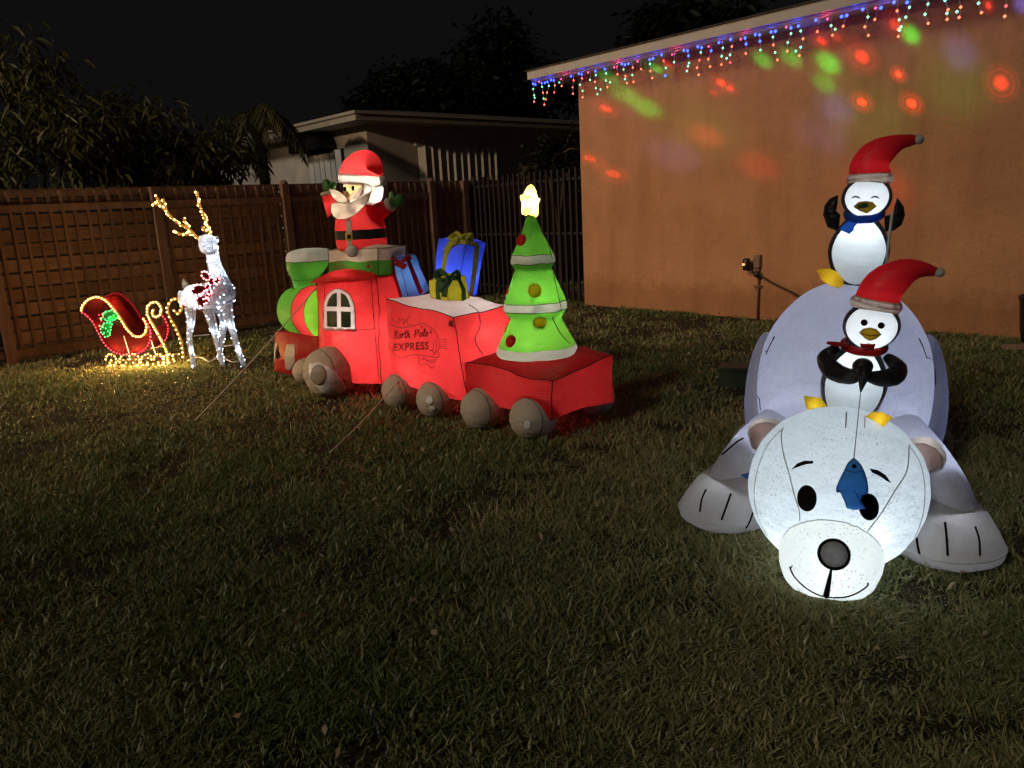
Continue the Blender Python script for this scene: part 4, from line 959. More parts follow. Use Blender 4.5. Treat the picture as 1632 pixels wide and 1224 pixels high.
# head
hc = sy(580, 302, 0); hc.y = -.01; HR = (.150, .142, .158)
q = Mb(); q.add(*ball(hc, HR, 30, 40)); ho_ = q.obj('head', W_, SA); sh = caster(SA, q.bvh())
q = Mb(); q.add(*decal(sh, subdiv([Z6(*p) for p in [(318, 405), (400, 392), (500, 400), (522, 430), (518, 500), (440, 575), (340, 585), (285, 540), (272, 470)]], 2), .004, 8)); fc_ = q.obj('face', SKIN, SA); cut.maxd = (SA.location-CAM).length+.03; cut(ho_, SA, [Z6(*p) for p in [(318, 405), (400, 392), (500, 400), (522, 430), (518, 500), (440, 575), (340, 585), (285, 540), (272, 470)]], .95); cut.maxd = 99
for ex, ey in ((328, 460), (408, 452)): q = Mb(); q.add(*decal(sh, oval(*Z6(ex, ey), 2.2, 4.0), .008)); q.obj('eye', BLK_P, fc_)
q = Mb(); nz_ = sh(*Z6(350, 512), .012)[0]; q.add(*ball(nz_, (.022, .02, .026), 10, 16)); q.obj('nose', SKIN, fc_)
q = Mb(); q.add(*stroke(sh, [Z6(*p) for p in [(335, 535), (328, 505), (345, 488), (365, 492), (372, 510)]], .003, .012)); q.obj('nose_outline', NOSE_T, fc_)
q = Mb(); q.add(*stroke(sh, [Z6(*p) for p in [(318, 402), (400, 390), (500, 402), (570, 420), (595, 460), (590, 500)]], .0025, .004)); q.obj('outline', SEAM_G, SA)
# hat
def hr(t, r, n=30): return None
h0 = sy(*Z6(480, 352), -.0); h0.y = .0
path = [h0+V((0, 0, .018)), h0+V((.002, 0, .040)), h0+V((.012, .005, .072)), h0+V((.035, .01, .105)), h0+V((.07, .015, .118)), h0+V((.105, .02, .10)), h0+V((.132, .02, .065)), h0+V((.145, .02, .03)), h0+V((.148, .02, .008))]
rr = [.156, .152, .138, .108, .084, .064, .048, .030, .016]
pth = smooth_path(path, 4); rad = [float(np.interp(i/4, range(len(rr)), rr)) for i in range(len(pth))]
q = Mb(); q.add(*sweep(pth, [(r_, r_*.96) for r_ in rad], 32, False)); q.obj('hat', R_, SA); trim(ho_, h0+V((0, 0, -.040)), (.16, 0, 1))
br_ = []
for z, r_ in ((-.048, .150), (-.042, .160), (-.01, .167), (.022, .164), (.030, .152)): br_.append([h0+V((r_*cos(2*pi*j/36), r_*.97*sin(2*pi*j/36), z-.16*r_*cos(2*pi*j/36)+.0035*noise.noise(V((j*1.1, z*30, 0))))) for j in range(36)])
q = Mb(); q.add(*loft(br_)); ho = q.obj('hat_brim', W_, SA); lamp('santa_lamp', 'POINT', h0+V((.0, 0, .02)), (1, .93, .78), .9, SA, .015)
pm = sy(*Z6(707, 372), 0); q = Mb(); q.add(*ball(pm, (.033, .032, .036), 10, 16)); q.obj('pompon', W_trim, SA)
# beard and moustache: stuffed crescents hanging in front of the face
def spuff(pts, y, T_, m_, nm, inner): 
    o2 = [S_.y(*Z6(*p), y) for p in pts]; out = subdiv([(p.x, p.z) for p in o2], 3); q = Mb(); v, f = puff(out, T_, None, 8, .6); e_ = Mb(); e_.add(*tube([V((p[0], y-.004, p[1])) for p in out+[out[0]]], .0022, 4)); e_.obj('outline', SEAM_B, SA)
    q.add([(p[0], p[1]+y, p[2]) for p in v], f); [lamp('santa_lamp', 'POINT', S_.y(*Z6(*lp_), y), (1, .86, .68), T_*3.6, SA, .006) for lp_ in inner]; return q.obj(nm, m_, SA)
spuff([(180, 610), (240, 600), (330, 612), (430, 590), (510, 540), (592, 480), (580, 545), (535, 620), (470, 685), (400, 740), (330, 768), (255, 775), (200, 740), (176, 680)], -.175, .05, W_beard, 'beard', [(240, 680), (340, 690), (470, 630)])
spuff([(155, 458), (210, 462), (290, 498), (340, 550), (362, 602), (320, 604), (250, 595), (195, 545)], -.225, .03, W_beard, 'moustache', [(225, 515), (300, 565)])
spuff([(510, 436), (450, 462), (395, 520), (366, 585), (372, 604), (430, 580), (480, 530)], -.215, .03, W_beard, 'moustache', [(450, 505), (400, 565)])
# arms
def limb(pts, radii, m_, nm): q = Mb(); P_ = smooth_path(pts, 4); q.add(*sweep(P_, [float(np.interp(i/4, range(len(radii)), radii)) for i in range(len(P_))], 14)); return q.obj(nm, m_, SA)
a0, a1, a2 = sy(*Z6(590, 730), -.0), sy(*Z6(690, 680), -.03), sy(*Z6(770, 630), -.05)
limb([a0, a1, a2], [.085, .062, .048], R_, 'sleeve'); a3 = sy(*Z6(800, 610), -.055); limb([a2, a2.lerp(a3, .5), a3], [.052, .054, .05], W_tan, 'cuff')
q = Mb(); a4 = sy(*Z6(865, 575), -.06); q.add(*xf(puff(subdiv([(p.x-a4.x, p.z-a4.z) for p in [sy(*Z6(*p_), -.06) for p_ in [(790, 620), (770, 560), (775, 500), (805, 475), (832, 500), (835, 540), (880, 505), (925, 520), (940, 570), (915, 630), (860, 652), (810, 645)]]], 2), .035, None, 7, .6), Matrix.Translation(a4))); q.obj('mitten', G_mit, SA)
b0_, b1_, b2_ = sy(*Z6(230, 690), -.02), sy(*Z6(165, 590), -.04), sy(*Z6(135, 520), -.05)
limb([b0_, b1_, b2_], [.08, .05, .04], R_, 'sleeve'); b3_ = sy(*Z6(128, 490), -.05); limb([b2_, b2_.lerp(b3_, .5), b3_], [.043, .046, .042], W_tan, 'cuff')
q = Mb(); q.add(*puff(subdiv([(p.x, p.z) for p in [sy(*Z6(*p_), -.05) for p_ in [(105, 490), (85, 430), (90, 375), (130, 352), (170, 375), (178, 420), (205, 382), (230, 400), (232, 450), (200, 490), (150, 500)]]], 2), .035, Matrix.Translation((0, -.05, 0)), 7, .6)); q.obj('mitten', G_mit, SA)
lamp('santa_lamp', 'POINT', a0.lerp(a1, .7), (1, .92, .75), .16, SA, .008); lamp('santa_lamp', 'POINT', b0_.lerp(b1_, .7), (1, .92, .75), .12, SA, .008); lamp('santa_lamp', 'POINT', (hc.x, .03, hc.z-.01), (1, .93, .72), 3.4, SA, .02); lamp('santa_lamp', 'POINT', (0, 0, .18), (1, .9, .7), 1.1, SA, .02)
SEAM_L = mat('seam_pale', (.42, .45, .45), .8, .1)
# ================================================================== POLAR BEAR
BW_ = fabric('bear_white', (.62, .63, .68), (.70, .72, .84), .5, wr=.4, wet=.6)
BH_ = fabric('bear_head_white', (.62, .64, .66), (.70, .75, .78), .5, wr=.7, wet=.9)
BP_ = fabric('bear_paw', (.40, .39, .38), (.40, .40, .42), .35, wr=.6, stretch=(1, 1, .5))
PINK = fabric('ear_pink', (.62, .46, .44), (.62, .46, .46), .4)
BLUE_S = fabric('blue_scarf', (.03, .14, .45), (.03, .16, .6), .4)
NOSE_M = fabric('nose_mesh', (.34, .34, .35), (.36, .36, .37), .5, rough=.35, wr=1.2, wet=.8)
BR = thing('inflatable_polar_bear', 'large glowing white inflatable polar bear lying on the lawn with its chin on the grass', 'polar bear', (1.25, 2.9, 0), radians(-24.3)); B = Fr(BR)
def nz_(p, s, a): return noise.noise(V(p)*s)*a
# head: a tapering drum from the muzzle seam to the back of the skull
Mc, Hc = V((.025, -.36, .135)), V((.03, 0, .285)); ax = (Hc-Mc).normalized(); ux = V((1, 0, 0)); uz = ux.cross(ax).normalized()
def hring(s, rx, rz, n=96):
    c_ = Mc+ax*s; out = []
    if s < 0: c_.z = Mc.z+ax.z*s*.95
    for j in range(n):
        a = 2*pi*j/n; k = 1+.006*noise.noise(V((cos(a)*2, sin(a)*2, s*9)))+.030*noise.noise(V((cos(a)*9, sin(a)*9, s*3)))*exp(-abs(s)/.05)+.022*noise.noise(V((cos(a)*8, sin(a)*8, s*3+5)))*exp(-abs(s-.67)/.12); p = c_+ux*(rx*k*cos(a))+uz*(rz*k*sin(a)); p.z = p.z if p.z > .035 else .004+.031*exp((p.z-.035)/.031); out.append(p)
    return out
hp = [(-.005, .168, .150), (.02, .182, .158), (.06, .222, .188), (.11, .262, .220), (.17, .295, .248), (.24, .318, .268), (.31, .329, .278), (.38, .330, .278), (.45, .318, .268), (.52, .292, .245), (.58, .248, .21), (.63, .18, .16), (.66, .10, .09), (.67, .01, .01)]
hp = [tuple(hp[i][k]+(hp[i+1][k]-hp[i][k])*t/3 for k in range(3)) for i in range(len(hp)-1) for t in range(3)]+[hp[-1]]
q = Mb(); q.add(*loft([hring(*h) for h in hp], False, True)); q.obj('head', BH_, BR)
mz = [(-.205, .01, .008), (-.202, .05, .042), (-.192, .088, .076), (-.168, .128, .112), (-.13, .154, .138), (-.08, .170, .151), (-.03, .176, .154), (-.005, .168, .150)]
q2 = Mb(); q2.add(*loft([hring(*h) for h in mz], True)); mzo = q2.obj('muzzle', fabric('muzzle_white', (.66, .66, .64), (.76, .78, .76), .5, wr=.5, wet=.9), BR)
al = Mb(); al.add(q.v, q.f); al.add(q2.v, q2.f); bc = caster(BR, al.bvh())
D4 = lambda x, y: (1060+x/2.914, 620+y/2.914)
sm = Mb(); r_ = hring(*hp[0]); sm.add(*tube(r_+[r_[0]], .0022, 5))
for pts in ([(548, 180), (540, 230), (552, 310), (575, 390), (600, 490), (622, 560), (626, 612)], [(1132, 262), (1122, 380), (1062, 480), (1005, 575), (940, 660)]): sm.add(*stroke(bc, [D4(*p) for p in pts], .0022, .0005))
sm.add(*stroke(bc, [D4(842, 110), D4(838, 180)], .003, .0)); sm.add(*stroke(bc, [D4(928, 125), D4(926, 180)], .002, .0))
[sm.add(*stroke(bc, [D4(*p) for p in pts], .0022, .0)) for pts in ([(546, 185), (475, 262), (432, 370), (414, 480), (430, 590), (475, 680)], [(1130, 262), (1178, 330), (1203, 430), (1203, 540), (1180, 640), (1130, 740)])]; sm.obj('seam', SEAM_L, BR)
for x, y, rx, ry, rot in ((660, 508, 45, 61, -.05), (945, 548, 46, 63, -.12)):
    q = Mb(); c_ = D4(x, y); q.add(*decal(bc, oval(*c_, rx/2.914, ry/2.914, 28, rot), .004)); q.obj('eye', BLK_P, BR)
for pts, nm in (([(592, 372), (615, 348), (650, 335), (688, 336), (688, 347), (655, 350), (625, 360)], 'eyebrow'), ([(950, 372), (985, 378), (1022, 402), (1046, 435), (1030, 428), (995, 405), (960, 388)], 'eyebrow')):
    q = Mb(); q.add(*decal(bc, subdiv([D4(*p) for p in pts], 2), .004, 4)); q.obj(nm, BLK_P, BR)
q = Mb(); q.add(*stroke(bc, [D4(580, 825), D4(600, 870), D4(650, 920), D4(710, 955), D4(770, 968), D4(840, 965), D4(895, 945), D4(938, 915), D4(940, 900)], .0035, .0)); q.add(*stroke(bc, [D4(580, 838), D4(592, 820)], .0025, .0)); q.obj('mouth', BLK_P, mzo)
q = Mb(); q.add(*stroke(bc, [D4(772, 835), D4(762, 890), D4(748, 962)], (.004, .0105), -.001, 6, False, 8)); q.obj('mouth', BLK_P, mzo)
h, nr_ = bc(*D4(784, 768), 0); Mx = Matrix.Translation(h) @ nr_.to_track_quat('-Y', 'Z').to_matrix().to_4x4(); nr0 = 66/2.914/1220*2.55
q = Mb(); q.add(*xf(puff([(p[0]*(1+.05*noise.noise(V((p[0]*70, p[1]*70, 0)))), p[1]*(1+.05*noise.noise(V((p[1]*70, p[0]*70, 5))))) for p in circ(nr0, 26, 1, 1.02)], .016, None, 7, .5), Mx)); no = q.obj('nose', NOSE_M, mzo); cut(mzo, BR, oval(*D4(784, 768), 20, 20), 1)
q = Mb(); q.add(*xf(tube([V((nr0*1.0*cos(2*pi*i/26)*(1+.03*noise.noise(V((i*.9, 0, 0)))), -.003, nr0*1.02*sin(2*pi*i/26))) for i in range(27)], .006, 6), Mx)); q.obj('nose_edge', BLK_P, no)
hotspot(BR, bc, 1408, 852, .05, (.88, .96, 1), .16); hotspot(BR, bc, 1322, 905, .05, (.88, .96, 1), .14); hotspot(BR, bc, 1235, 862, .06, (.88, .96, 1), .14)
# ears
for pts, ipts, y in (([(380, 215), (385, 180), (410, 152), (450, 138), (500, 140), (548, 168), (520, 210), (470, 250), (425, 300), (395, 270)], [(385, 225), (395, 185), (430, 160), (480, 155), (520, 170), (495, 200), (450, 235), (420, 280), (395, 265)], .05),
                     ([(1120, 245), (1180, 228), (1240, 235), (1280, 262), (1308, 305), (1310, 345), (1290, 380), (1225, 412), (1205, 340), (1160, 285)], [(1140, 255), (1200, 250), (1255, 275), (1290, 320), (1290, 355), (1260, 390), (1228, 405), (1215, 345), (1175, 290)], .05)):
    o2 = [B.y(*D4(*p), y) for p in pts]; q = Mb(); v, f = puff(subdiv([(p.x, p.z) for p in o2], 3), .035, None, 7, .5); q.add([(p[0], p[1]+y+.02, p[2]) for p in v], f); eo = q.obj('ear', fabric('ear_white', (.5, .47, .43), (.5, .47, .43), .4), BR)
    ec = caster(BR, q.bvh()); q = Mb(); q.add(*decal(ec, subdiv([D4(*p) for p in ipts], 2), .003, 5)); q.obj('inner_ear', PINK, eo)
# body: one stuffed mound; the haunches and upper arms grow out of it
def fuse(shapes, res=.022, sm_=10):
    q = Mb(); [q.add(*s) for s in shapes]; me = q.mesh('tmp', [BW_]); o = bpy.data.objects.new('tmp', me); COL.objects.link(o)
    m1 = o.modifiers.new('r', 'REMESH'); m1.mode = 'VOXEL'; m1.voxel_size = res; m2 = o.modifiers.new('s', 'SMOOTH'); m2.iterations = sm_; m2.factor = .5
    bpy.context.view_layer.update(); dg = bpy.context.evaluated_depsgraph_get(); r = bpy.data.meshes.new_from_object(o.evaluated_get(dg)); bpy.data.objects.remove(o)
    vs = [tuple(v.co) for v in r.vertices]; fs = [tuple(p.vertices) for p in r.polygons]; return vs, fs
def flat(p): return V((p.x, p.y, max(p.z, -.80)))
vs, fs = fuse([ball((.03, 1.06, .42), (.425, .74, .535), 30, 44, fn=flat), ball((.03, .45, .27), (.36, .34, .26), 20, 30)], .022, 14)
vs = [(x, y, max(z, .012)+.004*noise.noise(V((x*5, y*5, z*5)))) for x, y, z in vs]
q = Mb(); q.add(vs, fs); q.obj('body', BW_, BR); bodyb = q.bvh(); bcast = caster(BR, bodyb)
for sx in (-1, 1):
    cx = .03+sx*.392
    def hfn(p, sx=sx): return V((p.x*(1-.12*p.z), p.y, p.z if p.z > -.9 else -.9))
    q = Mb(); q.add(*ball((cx, 1.15, .335), (.098, .36, .335), 22, 32, fn=hfn)); q.obj('haunch', BW_, BR)
    fx, fy = (-.47, 1.30) if sx < 0 else (.50, 1.50)
    q = Mb(); q.add(*ball((cx+sx*.06, fy-.33, .10), (.085, .17, .10), 14, 22)); q.obj('hind_paw', BP_, BR)
    # strap loops at the flanks
    p_, n_ = bcast(1218 if sx < 0 else 1485, 534 if sx < 0 else 532, .004); 
sm = Mb()
D5 = lambda x, y: (1150+x/3.825, 480+y/3.825)
sm.add(*stroke(bcast, [(1206, 655), (1205, 620), (1208, 585), (1216, 552)], .0022, .004)); sm.add(*stroke(bcast, [(1490, 640), (1489, 600), (1487, 560), (1480, 535)], .0022, .004))
sm.obj('seam', SEAM, BR)
st_ = Mb(); st_.add(*stroke(bcast, [(1198, 558), (1212, 540), (1221, 532)], .003, .002)); st_.add(*stroke(bcast, [(1214, 531), (1222, 531), (1221, 535)], .004, .002)); st_.add(*stroke(bcast, [(1484, 531), (1494, 543)], .003, .002)); st_.add(*stroke(bcast, [(1488, 532), (1498, 544)], .003, .002)); st_.obj('strap', BLK_P, BR)
for sx in (-1, 1):
    # upper arm and paw
    if sx < 0: pa = [V((-.18, .34, .32)), V((-.26, .27, .26)), V((-.33, .20, .18)), V((-.39, .15, .10))]; pc, pr_ = V((-.398, .125, .0)), radians(-44)
    else: pa = [V((.22, .32, .34)), V((.30, .22, .27)), V((.37, .13, .19)), V((.42, .07, .10))]; pc, pr_ = V((.412, .03, .0)), radians(38)
    pth = smooth_path(pa, 5); rad = [float(np.interp(i/5, range(4), (.17, .165, .155, .14))) for i in range(len(pth))]
    q = Mb(); v, f = sweep(pth, [(r_, r_*.92) for r_ in rad], 26); q.add([(a_, b_, max(c_, .02)) for a_, b_, c_ in v], f); q.obj('arm', BW_, BR)
    # paw: flat-soled cushion, high at the wrist, thin at the toes, with a seam round the front
    Mx = Matrix.Translation(pc) @ Matrix.Rotation(pr_, 4, 'Z'); rings = []
    for hz, k, ky in ((.012, .86, .9), (.03, .97, .98), (.062, 1.0, 1.0), (.07, .99, .98), (.11, .965, .88), (.16, .90, .72), (.205, .78, .50), (.245, .58, .28), (.27, .32, .12), (.278, .02, .0)):
        ring = []
        for j in range(44):
            a = 2*pi*j/44; x = .198*k*cos(a)*(1+.10*(1-abs(cos(a)))); y = .225*sin(a); yy = (-.225*ky*abs(sin(a))**.8 if y < 0 else .10*k*sin(a))+(.10*(1-ky))
            ring.append(Mx @ V((x, yy, hz+.004*noise.noise(V((x*14, hz*20, sx))))))
        rings.append(ring)
    q = Mb(); q.add(*loft(rings, True, True)); po = q.obj('paw', BP_, BR); pcast = caster(BR, q.bvh())
    s_ = Mb(); s_.add(*tube(rings[2]+[rings[2][0]], .0025, 4)); s_.obj('seam', SEAM_L, po)
    D6 = D4; toes = ([(190, 468), (170, 515), (162, 570)], [(306, 486), (285, 545), (262, 608)], [(408, 572), (395, 610), (376, 646)]) if sx < 0 else ([(1168, 690), (1174, 730), (1182, 766)], [(1300, 620), (1308, 690), (1313, 774)], [(1440, 640), (1458, 700), (1462, 774)])
    for t_ in toes:
        q = Mb(); q.add(*stroke(pcast, [D6(*p) for p in t_], .0048, .0, 5)); q.obj('toe_line', BLK_P, po)
# tip of the blue scarf showing beside the head, tether loop on the shoulder
q = Mb(); o2 = [B.y(*D4(*p), .02) for p in [(348, 398), (400, 385), (430, 400), (420, 430), (392, 425)]]; v, f = puff(subdiv([(p.x, p.z) for p in o2], 3), .012, None, 5); q.add([(p[0], p[1]+.02, p[2]) for p in v], f); q.obj('scarf', BLUE_S, BR)
q = Mb(); q.add(*tube([B.y(1185, 698, .12), B.y(1176, 703, .12), B.y(1150, 725, .10)], .004, 5)); q.obj('tether', BLK_P, BR)
lamp('head_lamp', 'POINT', (.045, -.10, .10), (.84, .94, 1), 2.1, BR, .03); lamp('head_lamp', 'POINT', (.04, -.16, .032), (.86, .95, 1), 4.2, BR, .015); lamp('head_lamp', 'POINT', (.03, .05, .33), (.82, .90, 1), .45, BR, .03); lamp('muzzle_lamp', 'POINT', (.035, -.33, .10), (.88, .96, 1), .5, BR, .03); lamp('muzzle_lamp', 'POINT', (.03, -.44, .030), (.88, .96, 1), .7, BR, .010)
lamp('body_lamp', 'POINT', (.03, .60, .24), (.78, .84, 1), 4.6, BR, .04); lamp('body_lamp', 'POINT', (.03, 1.15, .45), (.78, .84, 1), 3.6, BR, .04)
for x, y in ((-.362, 1.1), (.422, 1.1)): lamp('haunch_lamp', 'POINT', (x, y, .35), (.76, .83, 1), .75, BR, .02)
for p in ((-.29, .24, .21), (.33, .18, .23)): lamp('arm_lamp', 'POINT', p, (.77, .83, 1), 1.3, BR, .02)

for p in ((-.398, .10, .12), (.412, .0, .12)): lamp('paw_lamp', 'POINT', p, (.93, .95, 1), .8, BR, .02)
for p in ((-.27, .075, .45), (.34, .075, .42)): lamp('ear_lamp', 'POINT', p, (.95, .93, 1), .10, BR, .01)
# ================================================================== PENGUINS
PK = fabric('black_nylon', (.018, .018, .020), (.03, .03, .034), .10, rough=.35, wr=.8)
PW = fabric('belly_white', (.66, .68, .70), (.80, .85, .88), .5, wr=.4)
PF = fabric('foot_yellow', (.80, .60, .04), (.8, .6, .04), .35)
BEAK = fabric('beak_yellow', (.60, .44, .05), (.85, .62, .08), .4)
BEAKL = mat('beak_outline', (.28, .12, .01), .6, .1)
HATR = fabric('hat_red', (.42, .014, .022), (.50, .012, .018), .35, wr=.35)
BRIM = fabric('hat_brim_white', (.60, .58, .54), (.5, .48, .44), .35)
def penguin(o, f, s, body_px, lean, head_dx):
    """body and head are spheres with the front pole towards -Y so that belly and face are round caps"""
    bx, bz, brx, brz = body_px
    def bfn(p): k = 1-.24*max(0, p.z)**1.5-.06*abs(min(0, p.z)); return V((p.x*k, p.y*k, p.z))
    c = V((bx, 0, bz)); r = V((brx, brx*.88, brz)); L = Matrix.Translation(c) @ Matrix.Rotation(lean, 4, 'Y') @ Matrix.Translation(-c); th = 1.02
    q = Mb(); q.add(*xf(ball(c, r, 16, 40, th, pi, bfn), L)); q.obj('body', PK, o); q1 = Mb(); q1.add(*xf(ball(c, r, 14, 40, 0, th, bfn), L)); bo = q1.obj('belly', PW, o)
    al = Mb(); al.add(q.v, q.f); al.add(q1.v, q1.f)
    lamp('penguin_lamp', 'POINT', L @ V((bx, -.01*s, bz+brz*.35)), (.85, .94, 1), .95*s*s, o, .012); return caster(o, al.bvh()), bo
def phead(o, c, r, th=1.0):
    def fn(p): return V((p.x, p.y, p.z*(1-.06*abs(p.x))))
    rv = V((r*1.02, r*.92, r*.96)); q = Mb(); q.add(*ball(c, rv, 14, 36, th, pi, fn)); hd = q.obj('head', PK, o)
    q1 = Mb(); q1.add(*ball(c, rv, 12, 36, 0, th, fn)); fo = q1.obj('face', PW, o); o['_x'] = 0; del o['_x']; phead.parts = (hd, fo); al = Mb(); al.add(q.v, q.f); al.add(q1.v, q1.f)
    lamp('penguin_lamp', 'POINT', V(c)+V((0, -.005, -r*.2)), (.88, .95, 1), .6*(r/.1)**2, o, .01); return caster(o, al.bvh()), fo
def hatp(o, f, brim, path, radii, tipr, y=0):
    """brim: left and right pixel ends + height in px; path: pixels of the hat's spine with radii in px"""
    (xl, yl), (xr, yr), bh = brim; a, b = f.y(xl, yl, y), f.y(xr, yr, y); c = (a+b)/2; R0 = (b-a).length/2; ex = (b-a).normalized(); ey = V((0, 1, 0)); ez = ex.cross(ey)*1
    if ez.z < 0: ez = -ez
    sc = R0*2/sqrt((xr-xl)**2+(yr-yl)**2); h = bh*sc; rings = []
    for z, k in ((-.5, .86), (-.46, .96), (-.2, 1.03), (.15, 1.03), (.44, .95), (.5, .82)):
        rings.append([c+ex*(R0*k*cos(2*pi*j/32))+ey*(R0*.9*k*sin(2*pi*j/32))+ez*(h*z+.003*noise.noise(V((j*.9, z*3, 0)))) for j in range(32)])
    q = Mb(); q.add(*loft(rings)); [trim(t_, c-ez*(h*.25), ez) for t_ in phead.parts]
    P_ = [f.y(*p, y) for p in path]; pp_ = smooth_path([c]+P_, 5); rr_ = [R0*.9]+[r_*sc for r_ in radii]; rad = [float(np.interp(i/5, range(len(rr_)), rr_)) for i in range(len(pp_))]
    qh = Mb(); v, ff = sweep(pp_, [(r_, r_*.85) for r_ in rad], 28, False); qh.add([V(p)+V(p).normalized()*.0025*noise.noise(V(p)*40) for p in v], ff); ho = qh.obj('hat', HATR, o); q.obj('hat_brim', BRIM, ho)
    e = P_[-1]; d = (P_[-1]-P_[-2]).normalized(); q = Mb(); q.add(*sweep([e-d*tipr*sc*.6, e-d*tipr*sc*.2, e+d*tipr*sc*.5, e+d*tipr*sc*1.1, e+d*tipr*sc*1.35], [radii[-1]*sc*.9, tipr*sc*.75, tipr*sc*.95, tipr*sc*.7, tipr*sc*.1], 14)); q.obj('pompon', BRIM, ho)
    lamp('hat_fill_lamp', 'POINT', c.lerp(P_[1], .75), (.95, .95, 1), .07, o, .012); lamp('hat_fill_lamp', 'POINT', c+ez*h*.15, (1, .96, .90), .30, o, .01)  # lamps added inside to brighten the hat and, lower down, its brim
def px_puff(f, o, pts, y, T_, m_, nm, par=None, p=.55):
    o2 = [f.y(*p_, y) for p_ in pts]; q = Mb(); v, ff = puff(subdiv([(a_.x, a_.z) for a_ in o2], 3), T_, None, 7, p); q.add([(a_[0], a_[1]+y, a_[2]) for a_ in v], ff); q.obj(nm, m_, par or o); return q
# front penguin, on the neck of the bear
b_ = B.M @ V((.09, .36, .43)); P1 = thing('inflatable_penguin', 'penguin with round open eyes and a red scarf, just behind the bear head', 'penguin', b_, radians(-24.3), 'penguins on the bear'); f = Fr(P1)
E5 = lambda x, y: (1280+x/4.22, 410+y/4.22)
l_, r_, t_, bt = f.y(*E5(100, 860), 0), f.y(*E5(555, 830), 0), f.y(*E5(400, 570), 0), f.y(*E5(290, 1090), 0)
cx = (l_.x+r_.x)/2+.01; pc1, bo = penguin(P1, f, 1, (cx, (t_.z+bt.z)/2-.01, (r_.x-l_.x)/2*1.0, (t_.z-bt.z)/2+.025), radians(7), 0)
hc = f.y(*E5(458, 455), 0); hc.y = -.015; hr_ = abs(f.y(*E5(648, 455), 0).x-f.y(*E5(262, 455), 0).x)/2; hcast, fo = phead(P1, hc, hr_, 1.06)
for p in ((411, 440), (524, 459)): q = Mb(); q.add(*decal(hcast, oval(*E5(*p), 5.4, 5.2), .003)); q.obj('eye', BLK_P, fo)
h, n_ = hcast(*E5(450, 512), 0); Mx = Matrix.Translation(h) @ n_.to_track_quat('-Y', 'Z').to_matrix().to_4x4(); k = 1/4.22/1220*3.2
bk_ = [(-62*k, 5*k), (-40*k, 30*k), (0, 38*k), (35*k, 28*k), (64*k, -5*k), (35*k, -32*k), (0, -46*k), (-30*k, -28*k)]
q = Mb(); q.add(*xf(puff(subdiv(bk_, 3), .016, None, 6), Mx)); bkx = q.obj('beak', BEAK, fo); cut(fo, P1, oval(*E5(450, 512), 11, 8), 1)
q = Mb(); q.add(*xf(tube([V((p[0]*1.02, -.004, p[1]*1.02)) for p in bk_+[bk_[0]]], .0022, 4), Mx)); q.add(*xf(tube([V((-60*k, -.008, 2*k)), V((-20*k, -.0175, -2*k)), V((0, -.018, -8*k)), V((25*k, -.0165, -4*k)), V((62*k, -.008, -6*k))], .002, 4), Mx)); q.obj('outline', BEAKL, bkx)
q = Mb(); q.add(*stroke(pc1, [E5(*p) for p in [(240, 640), (235, 680), (300, 720)]], .001)); 
hatp(P1, f, (E5(322, 285), E5(662, 345), 20), [E5(530, 215), E5(600, 150), E5(690, 100), E5(790, 82), E5(900, 100)], [35, 31, 24, 14, 6.5], 9)
# flippers curl round in front and hold the rod
fp = [f.y(*E5(225, 610), .01), f.y(*E5(150, 670), -.03), f.y(*E5(200, 760), -.10), f.y(*E5(300, 800), -.15), f.y(*E5(390, 795), -.165)]
def flip(pts, radii, nm='flipper'): 
    pp_ = smooth_path(pts, 5); rad = [float(np.interp(i/5, range(len(radii)), radii)) for i in range(len(pp_))]; q = Mb(); v, ff = sweep(pp_, [(r_*.75, r_) for r_ in rad], 16); q.add([V(p)+V((1, 1, 1))*.003*noise.noise(V(p)*30) for p in v], ff); q.obj(nm, PK, P1)
flip(fp, [.025, .040, .042, .034, .022]); flip([f.y(*E5(560, 670), .01), f.y(*E5(640, 740), -.03), f.y(*E5(610, 800), -.09), f.y(*E5(530, 815), -.14), f.y(*E5(440, 805), -.165)], [.022, .042, .040, .034, .022])
q = Mb(); hnd = f.y(*E5(400, 735), -.17); q.add(*ball(hnd, (.040, .038, .036), 12, 18)); q.add(*sweep([f.y(*E5(412, 740), -.2), f.y(*E5(408, 800), -.215), f.y(*E5(395, 860), -.225), f.y(*E5(387, 908), -.23)], [.026, .022, .012, .003], 12)); q.obj('fishing_rod', PK, P1)
# scarf
M_sr = fabric('scarf_red', (.42, .015, .02), (.62, .018, .022), .4)
def neck_ring(o, c, rx, ry, tiltx, tilty, w, h, m_):
    R3 = Matrix.Rotation(tiltx, 3, 'X') @ Matrix.Rotation(tilty, 3, 'Y'); P_ = [V(c)+R3 @ V((rx*cos(2*pi*i/28), ry*sin(2*pi*i/28), .003*noise.noise(V((i*.8, 0, 0))))) for i in range(29)]
    q = Mb(); q.add(*sweep(P_, [(h, w) if True else 0]*29, 10, False)); return q.obj('scarf', m_, o)
l_, r_ = f.y(*E5(262, 578), 0), f.y(*E5(558, 610), 0); c = (l_+r_)/2
sco = neck_ring(P1, c+V((0, 0, .0)), (r_.x-l_.x)/2*.96, .088, radians(8), radians(5), .017, .014, M_sr)
q = Mb(); q.add(*sweep([f.y(*E5(172, 575), -.055), f.y(*E5(215, 582), -.085), f.y(*E5(290, 592), -.098)], [(.007, .012), (.010, .018), (.008, .016)], 8)); q.obj('scarf_end', M_sr, sco)
